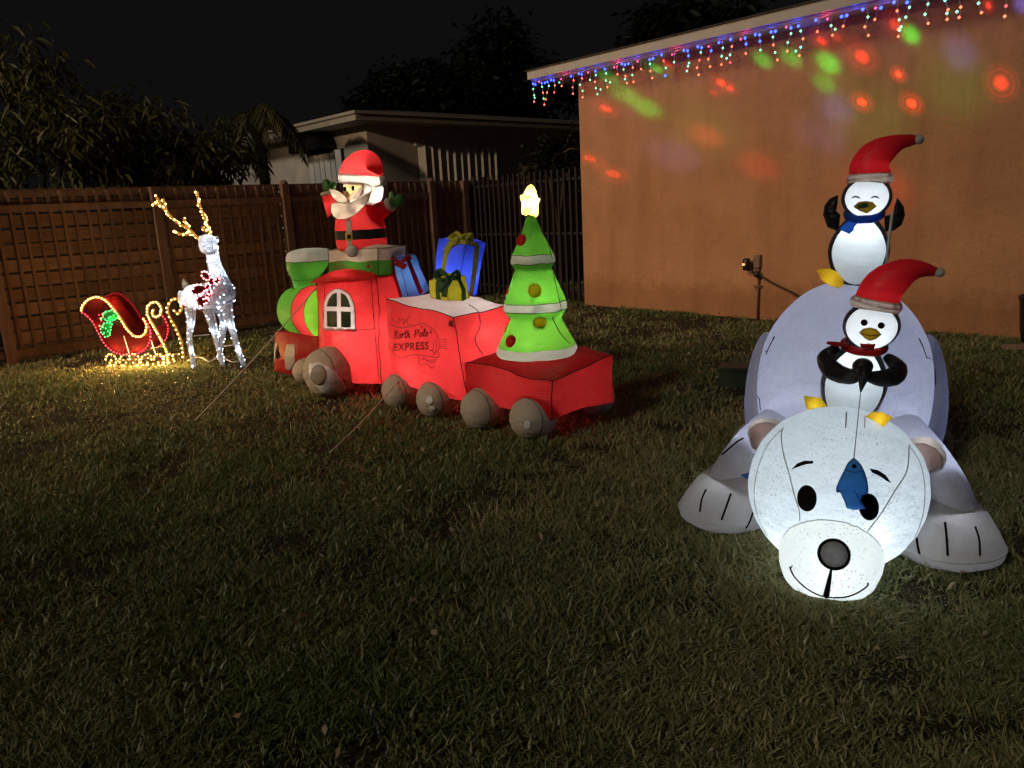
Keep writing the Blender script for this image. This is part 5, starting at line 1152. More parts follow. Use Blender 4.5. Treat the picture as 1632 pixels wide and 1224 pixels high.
kn = f.y(*E5(440, 600), -.105); q = Mb(); q.add(*ball(kn, (.016, .012, .013), 10, 14)); q.add(*xf(puff([(-.028, .008), (-.024, -.016), (0, -.006), (.024, -.018), (.03, .008), (0, .006)], .01), Matrix.Translation(kn+V((-.004, 0, .004))))); q.obj('knot', sco.data.materials[0], sco)
for pts in ([(2, 930), (60, 938), (120, 945), (175, 1020), (120, 1040), (50, 1060), (15, 1000)], [(415, 1070), (470, 1040), (530, 1042), (600, 1075), (570, 1115), (540, 1142), (475, 1100)]):
    px_puff(f, P1, [E5(*p) for p in pts], -.13 if pts[0][0] < 100 else -.42, .018, PF, 'foot')
    pf_ = f.y(*E5(sum(p[0] for p in pts)/len(pts), sum(p[1] for p in pts)/len(pts)), -.13 if pts[0][0] < 100 else -.42); lamp('foot_fill_lamp', 'POINT', pf_, (1, .95, .8), .035, P1, .004)  # small lamp added inside each foot to brighten the yellow cloth
# rear penguin, on the back of the bear
b_ = B.M @ V((.09, 1.0, .93)); P2 = thing('inflatable_penguin', 'penguin with closed smiling eyes and a blue scarf, standing highest on the bear', 'penguin', b_, radians(-24.3), 'penguins on the bear'); f = Fr(P2)
E6 = lambda x, y: (1290+x/4.533, 210+y/4.533)
l_, r_, t_, bt = f.y(*E6(132, 860), 0), f.y(*E6(585, 860), 0), f.y(*E6(400, 590), 0), f.y(*E6(350, 1090), 0)
pc2, bo = penguin(P2, f, 1.15, ((l_.x+r_.x)/2, (t_.z+bt.z)/2-.01, (r_.x-l_.x)/2, (t_.z-bt.z)/2+.02), radians(2), 0)
hc = f.y(*E6(413, 475), 0); hc.y = -.015; hr_ = abs(f.y(*E6(597, 475), 0).x-f.y(*E6(232, 475), 0).x)/2; hcast, fo = phead(P2, hc, hr_, 1.0)
for cx_, s0 in ((336, 0), (473, 0)):
    q = Mb(); q.add(*decal(hcast, subdiv([E6(*p) for p in [(cx_-34, 482), (cx_-20, 468), (cx_, 462), (cx_+20, 468), (cx_+34, 485), (cx_+15, 476), (cx_-10, 474)]], 2), .003, 4)); q.obj('eye', BLK_P, fo)
h, n_ = hcast(*E6(405, 540), 0); Mx = Matrix.Translation(h) @ n_.to_track_quat('-Y', 'Z').to_matrix().to_4x4(); k = 1/4.533/1220*3.95
bk_ = [(-68*k, 5*k), (-40*k, 32*k), (0, 36*k), (40*k, 28*k), (62*k, 0), (35*k, -24*k), (8*k, -42*k), (-30*k, -24*k)]
q = Mb(); q.add(*xf(puff(subdiv(bk_, 3), .018, None, 6), Mx)); bkx = q.obj('beak', BEAK, fo); cut(fo, P2, oval(*E6(405, 540), 10, 6), 1)
q = Mb(); q.add(*xf(puff(subdiv([(-50*k, 18*k), (-20*k, 34*k), (15*k, 30*k), (26*k, 6*k), (-5*k, -6*k), (-45*k, -2*k)], 3), .012, None, 5), Matrix.Translation(-0*n_) @ Mx @ Matrix.Translation((0, -.010, 0)))); q.obj('beak_patch', fabric('beak_green', (.06, .13, .05), (.12, .26, .10), .4), bkx)
q = Mb(); q.add(*xf(tube([V((p[0]*1.02, -.004, p[1]*1.02)) for p in bk_+[bk_[0]]], .0024, 4), Mx)); q.obj('outline', BEAKL, bkx)
hatp(P2, f, (E6(275, 345), E6(602, 335), 19), [E6(440, 255), E6(480, 180), E6(560, 120), E6(660, 75), E6(772, 58)], [34, 29, 22, 13, 7], 9)
for pts in ([(210, 720), (130, 690), (98, 600), (110, 530), (150, 480), (208, 455), (205, 520), (195, 570), (225, 600)], [(545, 720), (610, 715), (670, 670), (692, 600), (682, 540), (636, 474), (615, 530), (605, 590), (540, 610)]):
    px_puff(f, P2, [E6(*p) for p in pts], .0, .035, PK, 'flipper', p=.6)
SCB = fabric('scarf_blue', (.025, .10, .42), (.03, .14, .65), .45)
l_, r_ = f.y(*E6(262, 592), 0), f.y(*E6(532, 588), 0); c = (l_+r_)/2
sco = neck_ring(P2, c, (r_.x-l_.x)/2*.97, .105, radians(14), 0, .020, .014, SCB)
q = Mb(); q.add(*decal(pc2, subdiv([E6(*p) for p in [(375, 640), (330, 640), (290, 655), (240, 700), (232, 712), (290, 742), (320, 715), (325, 690)]], 2), .014, 5, .010)); q.obj('scarf_end', SCB, sco)
q = Mb(); q.add(*decal(pc2, subdiv([E6(*p) for p in [(348, 562), (412, 560), (412, 590), (402, 632), (362, 632), (346, 600)]], 2), .018, 5, .012)); q.obj('scarf_knot', fabric('scarf_navy', (.03, .06, .12), (.04, .08, .18), .4), sco)
px_puff(f, P2, [E6(*p) for p in [(48, 1000), (90, 988), (150, 990), (205, 1015), (245, 1065), (248, 1105), (215, 1132), (150, 1115), (85, 1070)]], -.12, .03, PF, 'foot'); lamp('foot_fill_lamp', 'POINT', f.y(*E6(155, 1060), -.12), (1, .95, .8), .05, P2, .005)  # foot brightened by an added lamp inside it
q = Mb(); q.add(*tube([f.y(*E6(600, 575), -.13), f.y(*E6(578, 750), -.14), f.y(*E6(555, 965), -.14)], .006, 6)); q.obj('fishing_rod', mat('rod_pale', (.5, .48, .46), .5, .1), P2)
# fish on the line
fy = -.40; D4f = lambda x, y: B.y(*D4(x, y), -.43)
FS = thing('inflatable_fish', 'flat blue fish hanging on a thin line in front of the bear forehead', 'fish', B.M @ D4f(875, 430), radians(-24.3)); f = Fr(FS)
q = px_puff(f, FS, [D4(*p) for p in [(877, 318), (905, 345), (925, 380), (940, 430), (945, 470), (938, 490), (918, 495), (905, 530), (930, 556), (880, 562), (845, 555), (832, 520), (808, 470), (797, 482), (795, 455), (815, 410), (835, 370), (852, 340)]], 0, .012, fabric('fish_blue', (.12, .50, .98), (.10, .45, .98), .5), 'fish_body')
fcast = caster(FS, q.bvh()); DKB = mat('fish_line_print', (.006, .03, .12), .6, .1)
q = Mb(); q.add(*decal(fcast, oval(*D4(878, 358), 3.6, 3.4), .002)); q.obj('eye', BLK_P, FS)
q = Mb(); q.add(*stroke(fcast, [D4(835, 372), D4(865, 385), D4(895, 385), D4(922, 380)], .0013)); q.add(*stroke(fcast, [D4(*p) for p in [(877, 320), (903, 345), (923, 380), (937, 430), (942, 470), (936, 488), (917, 494), (905, 528)]], .0012)); q.add(*stroke(fcast, [D4(*p) for p in [(877, 320), (853, 341), (837, 371), (817, 411), (798, 456), (799, 478), (810, 470), (834, 520), (846, 553)]], .0012)); q.obj('outline', DKB, FS)
ra = f.Mi @ (P1.matrix_basis @ V((0, 0, 0)) if False else TM(P1) @ Fr(P1).y(*E5(387, 905), -.23)); top_ = f.y(*D4(877, 320), 0)
q = Mb(); q.add(*tube([ra.lerp(top_, i/6) for i in range(7)], .0016, 4)); q.obj('line', mat('line_grey', (.06, .06, .065), .5, .1), FS)
# ================================================================== LIGHTED REINDEER AND SLEIGH
LED_W = glow('led_cool_white', (.72, .84, 1), 6); LED_Y = glow('led_warm', (1, .58, .15), 9); LED_R = glow('led_red', (1, .05, .07), 5); LED_G = glow('led_green', (.08, 1, .22), 4)
LED_B = glow('led_blue', (.03, .07, 1), 7); LED_P = glow('led_pink', (1, .05, .2), 5); LED_O = glow('led_orange', (1, .13, .06), 5); LED_GW = glow('led_green_white', (.22, 1, .5), 3)
ROPE_Y = glow('rope_amber', (1, .40, .07), .55); ROPE_R = glow('rope_red', (1, .03, .04), .16); TINSEL_R = fabric('red_mesh', (.055, .004, .005), (.16, .006, .009), .4, wr=.6, spec=.05); TINSEL_G = fabric('green_mesh', (.02, .22, .05), (.03, .35, .07), .5)
WIRE = mat('white_wire', (.6, .6, .6), .5, .1)
def mesh_skin():
    m, nt, N, L = newmat('white_mesh_skin'); out = node(nt, 'ShaderNodeOutputMaterial'); p = node(nt, 'ShaderNodeBsdfPrincipled'); tr = node(nt, 'ShaderNodeBsdfTranslucent'); mx = node(nt, 'ShaderNodeMixShader')
    a = tex(nt, 1, kind='voronoi'); mp = node(nt, 'ShaderNodeMapping'); tc = node(nt, 'ShaderNodeTexCoord'); mp.inputs['Scale'].default_value = (30, 30, 62); L.new(tc.outputs['Object'], mp.inputs[0]); L.new(mp.outputs[0], a.inputs['Vector'])
    r = ramp(nt, a.outputs['Distance'], .25, .62, (.90, .93, .97), (.52, .55, .60)); L.new(r.outputs[0], p.inputs['Base Color']); L.new(r.outputs[0], tr.inputs['Color']); p.inputs['Roughness'].default_value = .4
    b = bump(nt, a.outputs['Distance'], .5, .006); L.new(b.outputs[0], p.inputs['Normal'])
    mx.inputs[0].default_value = .65; L.new(p.outputs[0], mx.inputs[1]); L.new(tr.outputs[0], mx.inputs[2]); L.new(mx.outputs[0], out.inputs[0]); return m
SKINW = mesh_skin(); LEDK = 2.6
D7 = lambda x, y: (120+x/4.079, 300+y/4.079)
rb_ = V((-2.95, 7.6, 0)); RD = thing('lighted_reindeer', 'white mesh reindeer with glowing golden antlers and a red bow, before the fence', 'reindeer', rb_)
def rp(x, y, d): return aty(*D7(x, y), d)-rb_
def rlimb(nm, pts, radii, n=12, hoops=True, cap=True, kz=1):
    P_ = smooth_path(pts, 5); rad = [float(np.interp(i/5, range(len(radii)), radii)) for i in range(len(P_))]
    q = Mb(); q.add(*sweep(P_, [(r, r*kz) for r in rad], n)); o = q.obj(nm, SKINW, RD)
    w = Mb(); fr = frames(P_)
    for j in range(4):
        a = pi/4+pi/2*j; w.add(*tube([p+a_*(r*1.03*cos(a))+b_*(r*kz*1.03*sin(a)) for (p, a_, b_), r in zip(fr, rad)], .0032, 4))
    for i in range(0, len(P_), 4):
        p, a_, b_ = fr[i]; r = rad[i]; w.add(*tube([p+a_*(r*1.03*cos(2*pi*j/12))+b_*(r*kz*1.03*sin(2*pi*j/12)) for j in range(13)], .003, 4))
    w.obj('wire_frame', WIRE, o)
    bl_ = []
    for i in range(len(P_)):
        p, a_, b_ = fr[i]; r = rad[i]
        for t in range(max(1, int(r/.05))):
            a = random.uniform(0, 2*pi); bl_.append(p+a_*(r*1.05*cos(a))+b_*(r*kz*1.05*sin(a))-V((0, .0, 0)))
    bulb_mesh(bl_, .0085).obj('bulb_string', LED_W, o, smooth=False, kind='stuff'); return o
rlimb('leg', [rp(748, 780, 7.57), rp(752, 870, 7.57), rp(742, 960, 7.57), rp(755, 1060, 7.57), rp(770, 1165, 7.57)], [.055, .038, .025, .022, .022])
rlimb('leg', [rp(865, 790, 7.70), rp(895, 890, 7.70), rp(915, 970, 7.69), rp(940, 1060, 7.68), rp(957, 1152, 7.67)], [.055, .042, .031, .024, .022])
rlimb('leg', [rp(905, 750, 7.72), rp(955, 830, 7.76), rp(962, 920, 7.78), rp(945, 1010, 7.78), rp(938, 1080, 7.76), rp(950, 1125, 7.80)], [.058, .042, .032, .026, .024, .022])
rlimb('leg', [rp(985, 760, 7.52), rp(1003, 860, 7.52), rp(1030, 950, 7.52), rp(1060, 1050, 7.52), rp(1095, 1155, 7.53)], [.055, .040, .030, .025, .023])
bo = rlimb('body', [rp(712, 665, 7.74), rp(730, 695, 7.74), rp(800, 705, 7.70), rp(880, 695, 7.64), rp(950, 680, 7.60), rp(985, 665, 7.57)], [.05, .11, .125, .13, .15, .10], 20)
rlimb('neck', [rp(955, 690, 7.60), rp(935, 600, 7.60), rp(908, 510, 7.58), rp(890, 430, 7.56), rp(872, 380, 7.54)], [.135, .092, .066, .058, .068], 16)
rlimb('head', [rp(866, 395, 7.53), rp(864, 365, 7.50), rp(866, 335, 7.47), rp(868, 312, 7.46)], [.076, .088, .084, .05], 16)
q = Mb(); q.add(*sweep([rp(722, 650, 7.75), rp(712, 620, 7.77), rp(702, 590, 7.78)], [.035, .03, .004], 8)); q.obj('tail', SKINW, RD)
for s_ in (-1, 1): q = Mb(); q.add(*sweep([rp(866+s_*40, 330, 7.5), rp(866+s_*58, 322, 7.5), rp(866+s_*70, 330, 7.5)], [.012, .02, .004], 8)); q.obj('ear', SKINW, RD)
ant = [([(806, 338), (775, 300), (740, 268), (690, 240), (640, 205), (590, 150), (545, 110), (505, 100)], [(600, 160), (580, 110), (570, 68)], [(560, 120), (540, 80), (522, 50)], [(765, 292), (720, 300), (675, 296), (640, 272)], [(735, 262), (715, 225), (706, 195)]),
       ([(880, 300), (862, 250), (840, 190), (815, 130), (800, 80), (792, 25)], [(850, 240), (846, 205), (842, 178)], [(855, 285), (838, 270), (826, 250)])]
for k_, (grp, d) in enumerate(zip(ant, (7.52, 7.44))):
    q = Mb(); bl_ = []
    for pts in grp:
        P_ = smooth_path([rp(x, y, d-(.0008 if k_ else .0005)*(300-y)) for x, y in pts], 4); q.add(*tube(P_, .012, 6)); bl_ += along(P_, .022, .014)
    o = q.obj('antler', ROPE_Y, RD); bulb_mesh(bl_, .0125).obj('bulb_string', LED_Y, o, smooth=False, kind='stuff')
# bow
q = Mb(); bl_ = []
for pts in ([(890, 600), (850, 590), (828, 560), (845, 535), (875, 555), (890, 600)], [(895, 605), (930, 575), (942, 590), (935, 625), (895, 605)]):
    P_ = [rp(x, y, 7.42) for x, y in pts]; o2 = [(p.x, p.z) for p in P_[:-1]]; v, f_ = puff(subdiv(o2, 4), .03, None, 5); q.add([(a[0], a[1]+P_[0].y, a[2]) for a in v], f_); bl_ += [p+V((0, -.03, 0)) for p in along(smooth_path(P_, 4), .03, .008)]
for pts in ([(880, 610), (840, 640), (800, 630), (755, 650), (750, 680), (800, 690), (850, 660), (885, 640)], [(890, 620), (880, 680), (850, 720), (820, 700), (785, 715), (800, 760), (815, 780), (860, 740), (885, 690), (895, 640)]):
    P_ = [rp(x, y, 7.46) for x, y in pts]; v, f_ = puff(subdiv([(p.x, p.z) for p in P_], 3), .014, None, 5); q.add([(a[0], a[1]+P_[0].y, a[2]) for a in v], f_); bl_ += [p+V((0, -.02, 0)) for p in along(P_, .03, .012)]
P_ = rp(888, 605, 7.40); q.add(*ball(P_, .028, 8, 12)); o = q.obj('bow', TINSEL_R, RD); bulb_mesh(bl_, .0085).obj('bulb_string', glow('led_red_white', (1, .22, .24), 16), o, smooth=False, kind='stuff')
q = Mb(); q.add(*tube([rp(762, 960, 7.57), rp(870, 951, 7.70)], .005, 5)); q.add(*tube([rp(962, 1027, 7.78), rp(1036, 1018, 7.53)], .005, 5)); q.obj('brace', WIRE, RD)
for p, e in ((rp(790, 700, 7.70), 1.7), (rp(930, 680, 7.6), 1.7), (rp(915, 540, 7.59), .65), (rp(895, 440, 7.57), .45), (rp(868, 350, 7.5), .65)): lamp('reindeer_lamp', 'POINT', p, (.74, .84, 1), e, RD, .01)
for pts in ([rp(752, 880, 7.57), rp(750, 1050, 7.57)], [rp(905, 930, 7.7)], [rp(960, 880, 7.77)], [rp(1010, 890, 7.52), rp(1060, 1050, 7.52)]):
    for p in pts: lamp('reindeer_lamp', 'POINT', p, (.74, .84, 1), .22, RD, .008)

sb = V((-3.85, 7.83, 0)); SL = thing('lighted_sleigh', 'red sleigh outlined in golden and red light bulbs standing left of the white reindeer', 'sleigh', sb, radians(-5)); f = Fr(SL)
LW = .34
def sl(x, y, d=0): return f.y(*D7(x, y), d)
near_top = [(45, 800), (60, 755), (100, 718), (150, 706), (200, 725), (250, 775), (300, 845), (345, 915), (385, 955), (430, 962), (465, 930), (470, 880), (445, 840)]
near_low = [(45, 800), (95, 835), (130, 880), (165, 950), (200, 1010), (250, 1055), (320, 1078), (400, 1076), (460, 1045), (490, 1000), (500, 940), (480, 880), (445, 840)]
def panel_poly(d):
    top = smooth_path([sl(*p, 0) for p in near_top], 4); low = smooth_path([sl(*p, 0) for p in near_low], 4)
    return [p+V((0, d, 0)) for p in top], [p+V((0, d, 0)) for p in low]
def plate(poly, th, m_, nm):
    tri = tessellate_polygon([[V((p.x, p.z, 0)) for p in poly]]); n = len(poly); q = Mb(); v = [(p.x, p.y-th, p.z) for p in poly]+[(p.x, p.y+th, p.z) for p in poly]
    q.add(v, [tuple(t) for t in tri]+[tuple(i+n for i in t[::-1]) for t in tri]+[(i, (i+1) % n, (i+1) % n+n, i+n) for i in range(n)]); return q.obj(nm, m_, SL, smooth=False)
for d, lit in ((0, True), (LW, False)):
    top, low = panel_poly(d); po = plate(top+low[::-1][1:-1], .006, TINSEL_R, 'side_panel')
    q = Mb(); q.add(*tube([p+V((0, -.012, 0)) for p in top], .013, 6)); q.obj('rim', ROPE_Y if lit else ROPE_R, po); q = Mb(); q.add(*tube([p+V((0, -.012, 0)) for p in low], .010, 6)); q.obj('rim', ROPE_R, po)
    bulb_mesh([p+V((0, -.028, 0)) for p in along(top, .030, .003)], .0105 if lit else .006).obj('bulb_string', LED_Y if lit else glow('led_dim_red', (1, .06, .05), .8), po, smooth=False, kind='stuff')
    bulb_mesh([p+V((0, -.026, 0)) for p in along(low, .034, .002)], .0105).obj('bulb_string', LED_R, po, smooth=False, kind='stuff')
top, low = panel_poly(0)
# seat shell between the two side panels
q = Mb(); seg = low[2:-6]; q.add([p+V((0, .006, 0)) for p in seg]+[p+V((0, LW-.006, 0)) for p in seg], [(i, i+1, i+1+len(seg), i+len(seg)) for i in range(len(seg)-1)]); q.obj('seat_shell', TINSEL_R, SL)
seg = [sl(150, 722)+V((0, .006, 0)), sl(205, 800)+V((0, .006, 0)), sl(270, 900)+V((0, .006, 0)), sl(340, 985)+V((0, .006, 0)), sl(440, 1000)+V((0, .006, 0))]
q = Mb(); q.add(seg+[p+V((0, LW-.012, 0)) for p in seg], [(i, i+1, i+6, i+5) for i in range(4)]); q.obj('seat', TINSEL_R, SL)
def scroll(nm, pts, d, m_, led, r=.012, step=.03, br_=.0105):
    P_ = smooth_path([sl(*p, d) for p in pts], 5); q = Mb(); q.add(*tube(P_, r, 6)); o = q.obj(nm, m_, SL); bulb_mesh([p+V((0, -r-.008, 0)) for p in along(P_, step, .004)], br_).obj('bulb_string', led, o, smooth=False, kind='stuff')
scroll('front_scroll', [(610, 1140), (600, 1070), (560, 980), (510, 890), (472, 820), (478, 765), (520, 738), (556, 765), (560, 810), (532, 836), (505, 815), (512, 785)], .0, ROPE_Y, LED_Y, step=.028)
scroll('front_scroll', [(706, 1110), (690, 1000), (650, 900), (612, 835), (602, 770), (640, 718), (682, 735), (692, 785), (665, 815), (645, 795)], .30, ROPE_Y, LED_Y, .013, .05)
for cx in (232, 330, 385, 470, 545, 610):
    k = 1 if cx in (232, 385, 545) else -1
    scroll('runner_scroll', [(cx-32*k, 1120), (cx-22*k, 1085), (cx+8*k, 1078), (cx+34*k, 1100), (cx+36*k, 1135), (cx+14*k, 1152), (cx-4*k, 1136), (cx+8*k, 1118)], -.01, ROPE_Y, LED_Y, .007, .034, .0095)
scroll('runner', [(205, 1150), (300, 1160), (450, 1150), (560, 1140), (650, 1120)], -.01, ROPE_Y, LED_Y, .008, .06, .009)
scroll('runner', [(260, 1120), (420, 1110), (560, 1090), (680, 1075)], .32, ROPE_Y, LED_Y, .008, .07, .008)
q = Mb()
for x in (330, 500): q.add(*tube([sl(x-15, 960, -.012), sl(x+22, 1080, -.012)], .004, 4))
q.add(*tube([sl(495, 1040, 0), sl(580, 1025, .2)], .005, 4)); q.obj('brace', WIRE, SL)
# holly leaves and berries
q = Mb(); bl_ = []
for pts in ([(170, 850), (200, 800), (240, 795), (280, 815), (278, 850), (230, 865)], [(160, 900), (205, 870), (245, 880), (235, 920), (225, 960), (195, 965), (175, 935)]):
    P_ = [sl(x, y, -.03) for x, y in pts]; v, f_ = puff(subdiv([(p.x, p.z) for p in P_], 3), .010, None, 4); q.add([(a[0], a[1]+P_[0].y, a[2]) for a in v], f_)
    bl_ += [p+V((0, -.014, 0)) for p in along(P_+[P_[0]], .03, .006)]+[sum(P_, V())/len(P_)+V((random.uniform(-.05, .05), -.014, random.uniform(-.04, .04))) for _ in range(5)]
o = q.obj('holly', TINSEL_G, SL); bulb_mesh(bl_, .0085).obj('bulb_string', LED_G, o, smooth=False, kind='stuff')
q = Mb(); bl_ = [sl(x, y, -.035) for x, y in ((160, 822), (180, 815), (165, 845), (188, 838), (175, 860))]; [q.add(*ball(p, .012, 6, 8)) for p in bl_]; o = q.obj('berry', TINSEL_R, SL); bulb_mesh([p+V((0, -.014, 0)) for p in bl_], .008).obj('bulb_string', LED_R, o, smooth=False, kind='stuff')
q = Mb(); pts = [gnd(300, 583), gnd(320, 577), gnd(335, 584), gnd(352, 576), gnd(372, 585), gnd(392, 580)]; q.add(*tube(smooth_path([p+V((0, 0, .05)) for p in pts], 5), .006, 5)); tag(q.obj('extension_cord', WIRE), 'white extension cord looping through the grass at the reindeer hooves', 'cord')

for x, y, d, e in ((110, 700, -.06, 1.6), (300, 830, -.06, 1.2), (430, 940, -.06, 1.2), (500, 770, -.06, 1.4), (560, 960, -.06, 1.2), (640, 760, .25, 1.2), (690, 1000, .25, .8), (240, 1110, -.08, 1.4), (400, 1110, -.08, 1.4), (560, 1110, -.08, 1.4)):
    lamp('sleigh_lamp', 'POINT', sl(x, y, d), (1, .52, .14), e*LEDK, SL, .012)
for x, y, d, e in ((200, 780, .17, 1.5), (330, 700, .45, .9), (640, 700, .5, .8), (300, 1140, .45, 1.2)): lamp('sleigh_lamp', 'POINT', sl(x, y, d), (1, .52, .14), e*LEDK, SL, .012)
for x in (180, 320, 460, 600, 700): lamp('sleigh_lamp', 'POINT', sl(x, 1075, -.12), (1, .56, .18), 1.5*LEDK, SL, .012)
for x, y, e in ((130, 900, .5), (250, 1040, .6), (400, 1060, .6), (495, 980, .5)): lamp('sleigh_lamp', 'POINT', sl(x, y, -.05), (1, .06, .06), e*LEDK, SL, .012)
lamp('sleigh_lamp', 'POINT', sl(220, 870, -.07), (.1, 1, .2), .5*LEDK, SL, .012)
for x, y, dd in ((520, 90, 7.44), (620, 190, 7.44), (720, 270, 7.44), (800, 80, 7.38), (830, 200, 7.38)): lamp('antler_lamp', 'POINT', rp(x, y, dd), (1, .62, .28), .4*LEDK, RD, .012)
# ================================================================== ICICLE LIGHTS ON THE EAVE
IC = thing('icicle_lights', 'string of coloured icicle lights hanging from the pale eave of the orange house', 'string lights', HK, HANG)
ez = 3.062; ey = -OV+.03; pts = []
bmesh_ = {}
for nm, m_ in dict(b=LED_B, p=LED_P, o=LED_O, g=LED_GW, r=LED_R).items():
    q = bulb_mesh([(0, 0, 0)], .018 if nm in 'b' else .014); bmesh_[nm] = q.mesh('bulb', m_, False)
CW = mat('clear_wire', (.55, .52, .5), .4, .1)
x = -PX+.03; cable = []; random.seed(21); k = 0
while x < 6.2:
    cable.append(V((x, ey+random.uniform(-.01, .01), ez-.015-random.uniform(0, .014)))); x += .055
q = Mb(); q.add(*tube(cable, .0028, 4)); co = q.obj('cable', CW, IC)
x = -PX+.04; k = 0
while x < 6.2:
    far = x < .1
    link('bulb', bmesh_['b' if k % 3 != 1 else 'p'], co, V((x, ey-.012, ez-.035-random.uniform(0, .03))))
    if random.random() < .35: link('bulb', bmesh_['b'], co, V((x+.05, ey-.012, ez-.06)))
    # one drop strand
    n = random.choice([1, 2, 3, 3, 4]); L_ = .055+.062*n; P_ = [V((0, 0, 0))]; dx = random.uniform(-.02, .02)
    for i in range(1, n+1): P_.append(V((P_[-1].x+random.uniform(-.035, .035), random.uniform(-.012, .012), -L_*i/n)))
    ww = Mb(); ww.add(*tube(smooth_path(P_, 3) if len(P_) > 2 else P_, .0022, 4)); d = ww.obj('drop_strand', CW, IC); d.location = (x+.03, ey, ez-.03)
    for i, p in enumerate(P_[1:]):
        c_ = 'o' if i == n-1 and random.random() < .75 else random.choice('ggoorb' if random.random() < .3 else 'ggo'); link('bulb', bmesh_[c_], d, p+V((0, -.004, 0)))
        if i == n-1 and random.random() < .4: link('bulb', bmesh_['g'], d, p+V((random.uniform(-.05, .05), 0, .05)))
    x += random.uniform(.10, .20); k += 1
for i, x in enumerate(np.arange(-.42, 5.2, .29)): lamp('icicle_lamp', 'POINT', (x, ey-.02, ez-.05), ((.05, .08, 1), (.05, .08, 1), (1, .05, .25))[i % 3], .30, IC, .01)
random.seed(5)

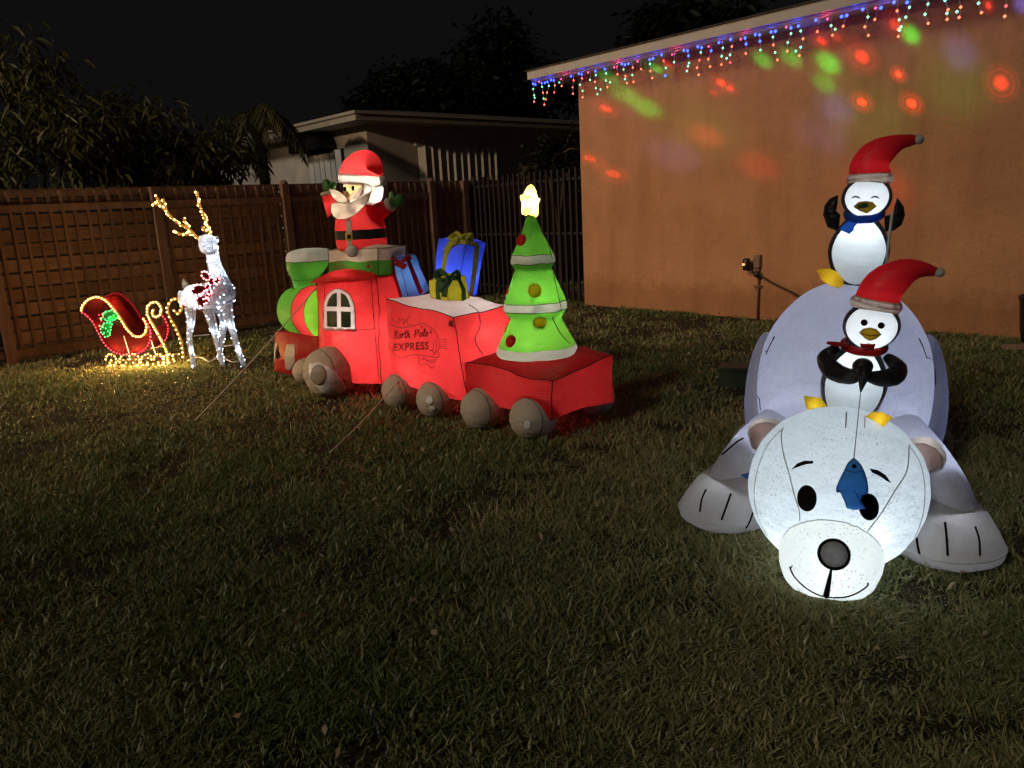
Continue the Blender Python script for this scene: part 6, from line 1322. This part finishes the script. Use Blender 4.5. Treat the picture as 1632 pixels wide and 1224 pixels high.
# ================================================================== PROJECTOR that throws coloured spots on the wall
pj = V((3.55, 4.3, 0)); PJ = thing('spot_projector', 'small black garden projector on a ground stake throwing coloured spots on the orange wall', 'projector', pj, radians(20))
q = Mb(); q.add(*sweep([(0, 0, -.1), (0, 0, .12)], [.008, .012], 8)); q.obj('stake', M_blackp, PJ); q = Mb(); q.add(*sweep([(0, -.06, .13), (0, -.05, .13), (0, .05, .17), (0, .06, .173)], [.03, .05, .055, .05], 16)); q.obj('lamp_housing', M_blackp, PJ)
LP = pj+V((-.03, .09, .19))
def projector(name, col, energy, spots):
    """one colour of the projector: a spot lamp whose lens passes only certain directions"""
    aim = HM @ V((2.0, 0, 2.3)); rot = (aim-LP).to_track_quat('-Z', 'Y'); o = lamp(name, 'SPOT', LP, col, energy, None, .002, spot_size=radians(150), spot_blend=.1); o.rotation_euler = rot.to_euler(); o.rotation_mode = 'XYZ'
    l = o.data; l.use_nodes = True; nt = l.node_tree; em = nt.nodes.get('Emission'); tc = node(nt, 'ShaderNodeTexCoord'); Ri = rot.to_matrix().transposed(); acc = None
    nrm = node(nt, 'ShaderNodeVectorMath', operation='NORMALIZE'); nt.links.new(tc.outputs['Normal'], nrm.inputs[0])
    wob = None
    for px, py, r, gain, ring in spots:
        w = wl(px, py); P_ = HM @ w; d = Ri @ (P_-LP).normalized(); e = (HM @ wl(px+r, py)); ang = max((e-P_).length/(P_-LP).length*.82, .010)
        dt = node(nt, 'ShaderNodeVectorMath', operation='DISTANCE'); nt.links.new(nrm.outputs[0], dt.inputs[0]); dt.inputs[1].default_value = d
        rp_ = node(nt, 'ShaderNodeValToRGB'); dv = node(nt, 'ShaderNodeMath', operation='DIVIDE'); nt.links.new(dt.outputs['Value'], dv.inputs[0]); dv.inputs[1].default_value = ang*2
        nt.links.new(dv.outputs[0], rp_.inputs[0]); cr = rp_.color_ramp; cr.interpolation = 'B_SPLINE' if not ring else 'LINEAR'
        st2 = ([(0, 1), (.16, .85), (.30, .16)] if ring else [(0, 1), (.22, .85), (.36, .45)])+([(.36, .05), (.43, .22), (.52, .04), (.62, .08), (.72, 0)] if ring else [(.5, .06), (.7, 0)])
        cr.elements[0].position = 0; cr.elements[0].color = (1, 1, 1, 1); cr.elements[1].position = 1; cr.elements[1].color = (0, 0, 0, 1)
        for p_, v_ in st2[1:]: e_ = cr.elements.new(p_); e_.color = (v_, v_, v_, 1)
        mu = node(nt, 'ShaderNodeMath', operation='MULTIPLY'); nt.links.new(rp_.outputs[0], mu.inputs[0]); mu.inputs[1].default_value = gain*((P_-LP).length/3.5)**2
        if acc is None: acc = mu.outputs[0]
        else: ad = node(nt, 'ShaderNodeMath', operation='ADD'); nt.links.new(acc, ad.inputs[0]); nt.links.new(mu.outputs[0], ad.inputs[1]); acc = ad.outputs[0]
    nt.links.new(acc, em.inputs['Strength'])
projector('projector_red', (1, .07, .03), 2700, [(966, 173, 9, .9, 1), (1149, 132, 10, .8, 1), (1163, 141, 8, .7, 1), (1138, 148, 9, .3, 1), (1309, 65, 12, .7, 1), (1334, 60, 12, .25, 1), (1373, 90, 20, .7, 1), (1432, 119, 10, 1.5, 1), (1374, 163, 13, 1.1, 1), (1453, 165, 15, 1.2, 1), (1595, 132, 25, .55, 1), (1427, 40, 17, .45, 1), (940, 253, 9, .8, 1), (977, 277, 11, .7, 1), (1063, 102, 8, .4, 1), (1125, 216, 20, .16, 0), (1210, 265, 28, .12, 0), (1575, 8, 10, .7, 1), (1400, 300, 60, .10, 0)])
projector('projector_green', (.04, 1, .07), 1900, [(1046, 109, 11, .9, 1), (970, 123, 10, .45, 0), (995, 150, 15, .6, 0), (1031, 172, 15, .8, 0), (1216, 96, 13, .8, 0), (1261, 92, 16, .55, 0), (1319, 100, 18, 1.1, 0), (1313, 132, 18, .45, 0), (1452, 56, 16, 1.1, 0), (1380, 180, 90, .06, 0), (1520, 130, 80, .07, 0), (1100, 190, 60, .06, 0)])
projector('projector_blue', (.10, .14, 1), 1150, [(1331, 172, 30, .5, 0), (1071, 246, 30, .3, 0), (1530, 84, 35, .45, 0), (1628, 6, 16, 1.6, 0), (1310, 215, 40, .22, 0), (1280, 25, 30, .2, 0)])
print('objects', len(SC.objects))
for o in SC.objects:
    if o.name.split('.')[0] in ('seam', 'scroll_print', 'outline', 'wire_frame', 'strap', 'brace', 'lettering'): o['kind'] = 'stuff'
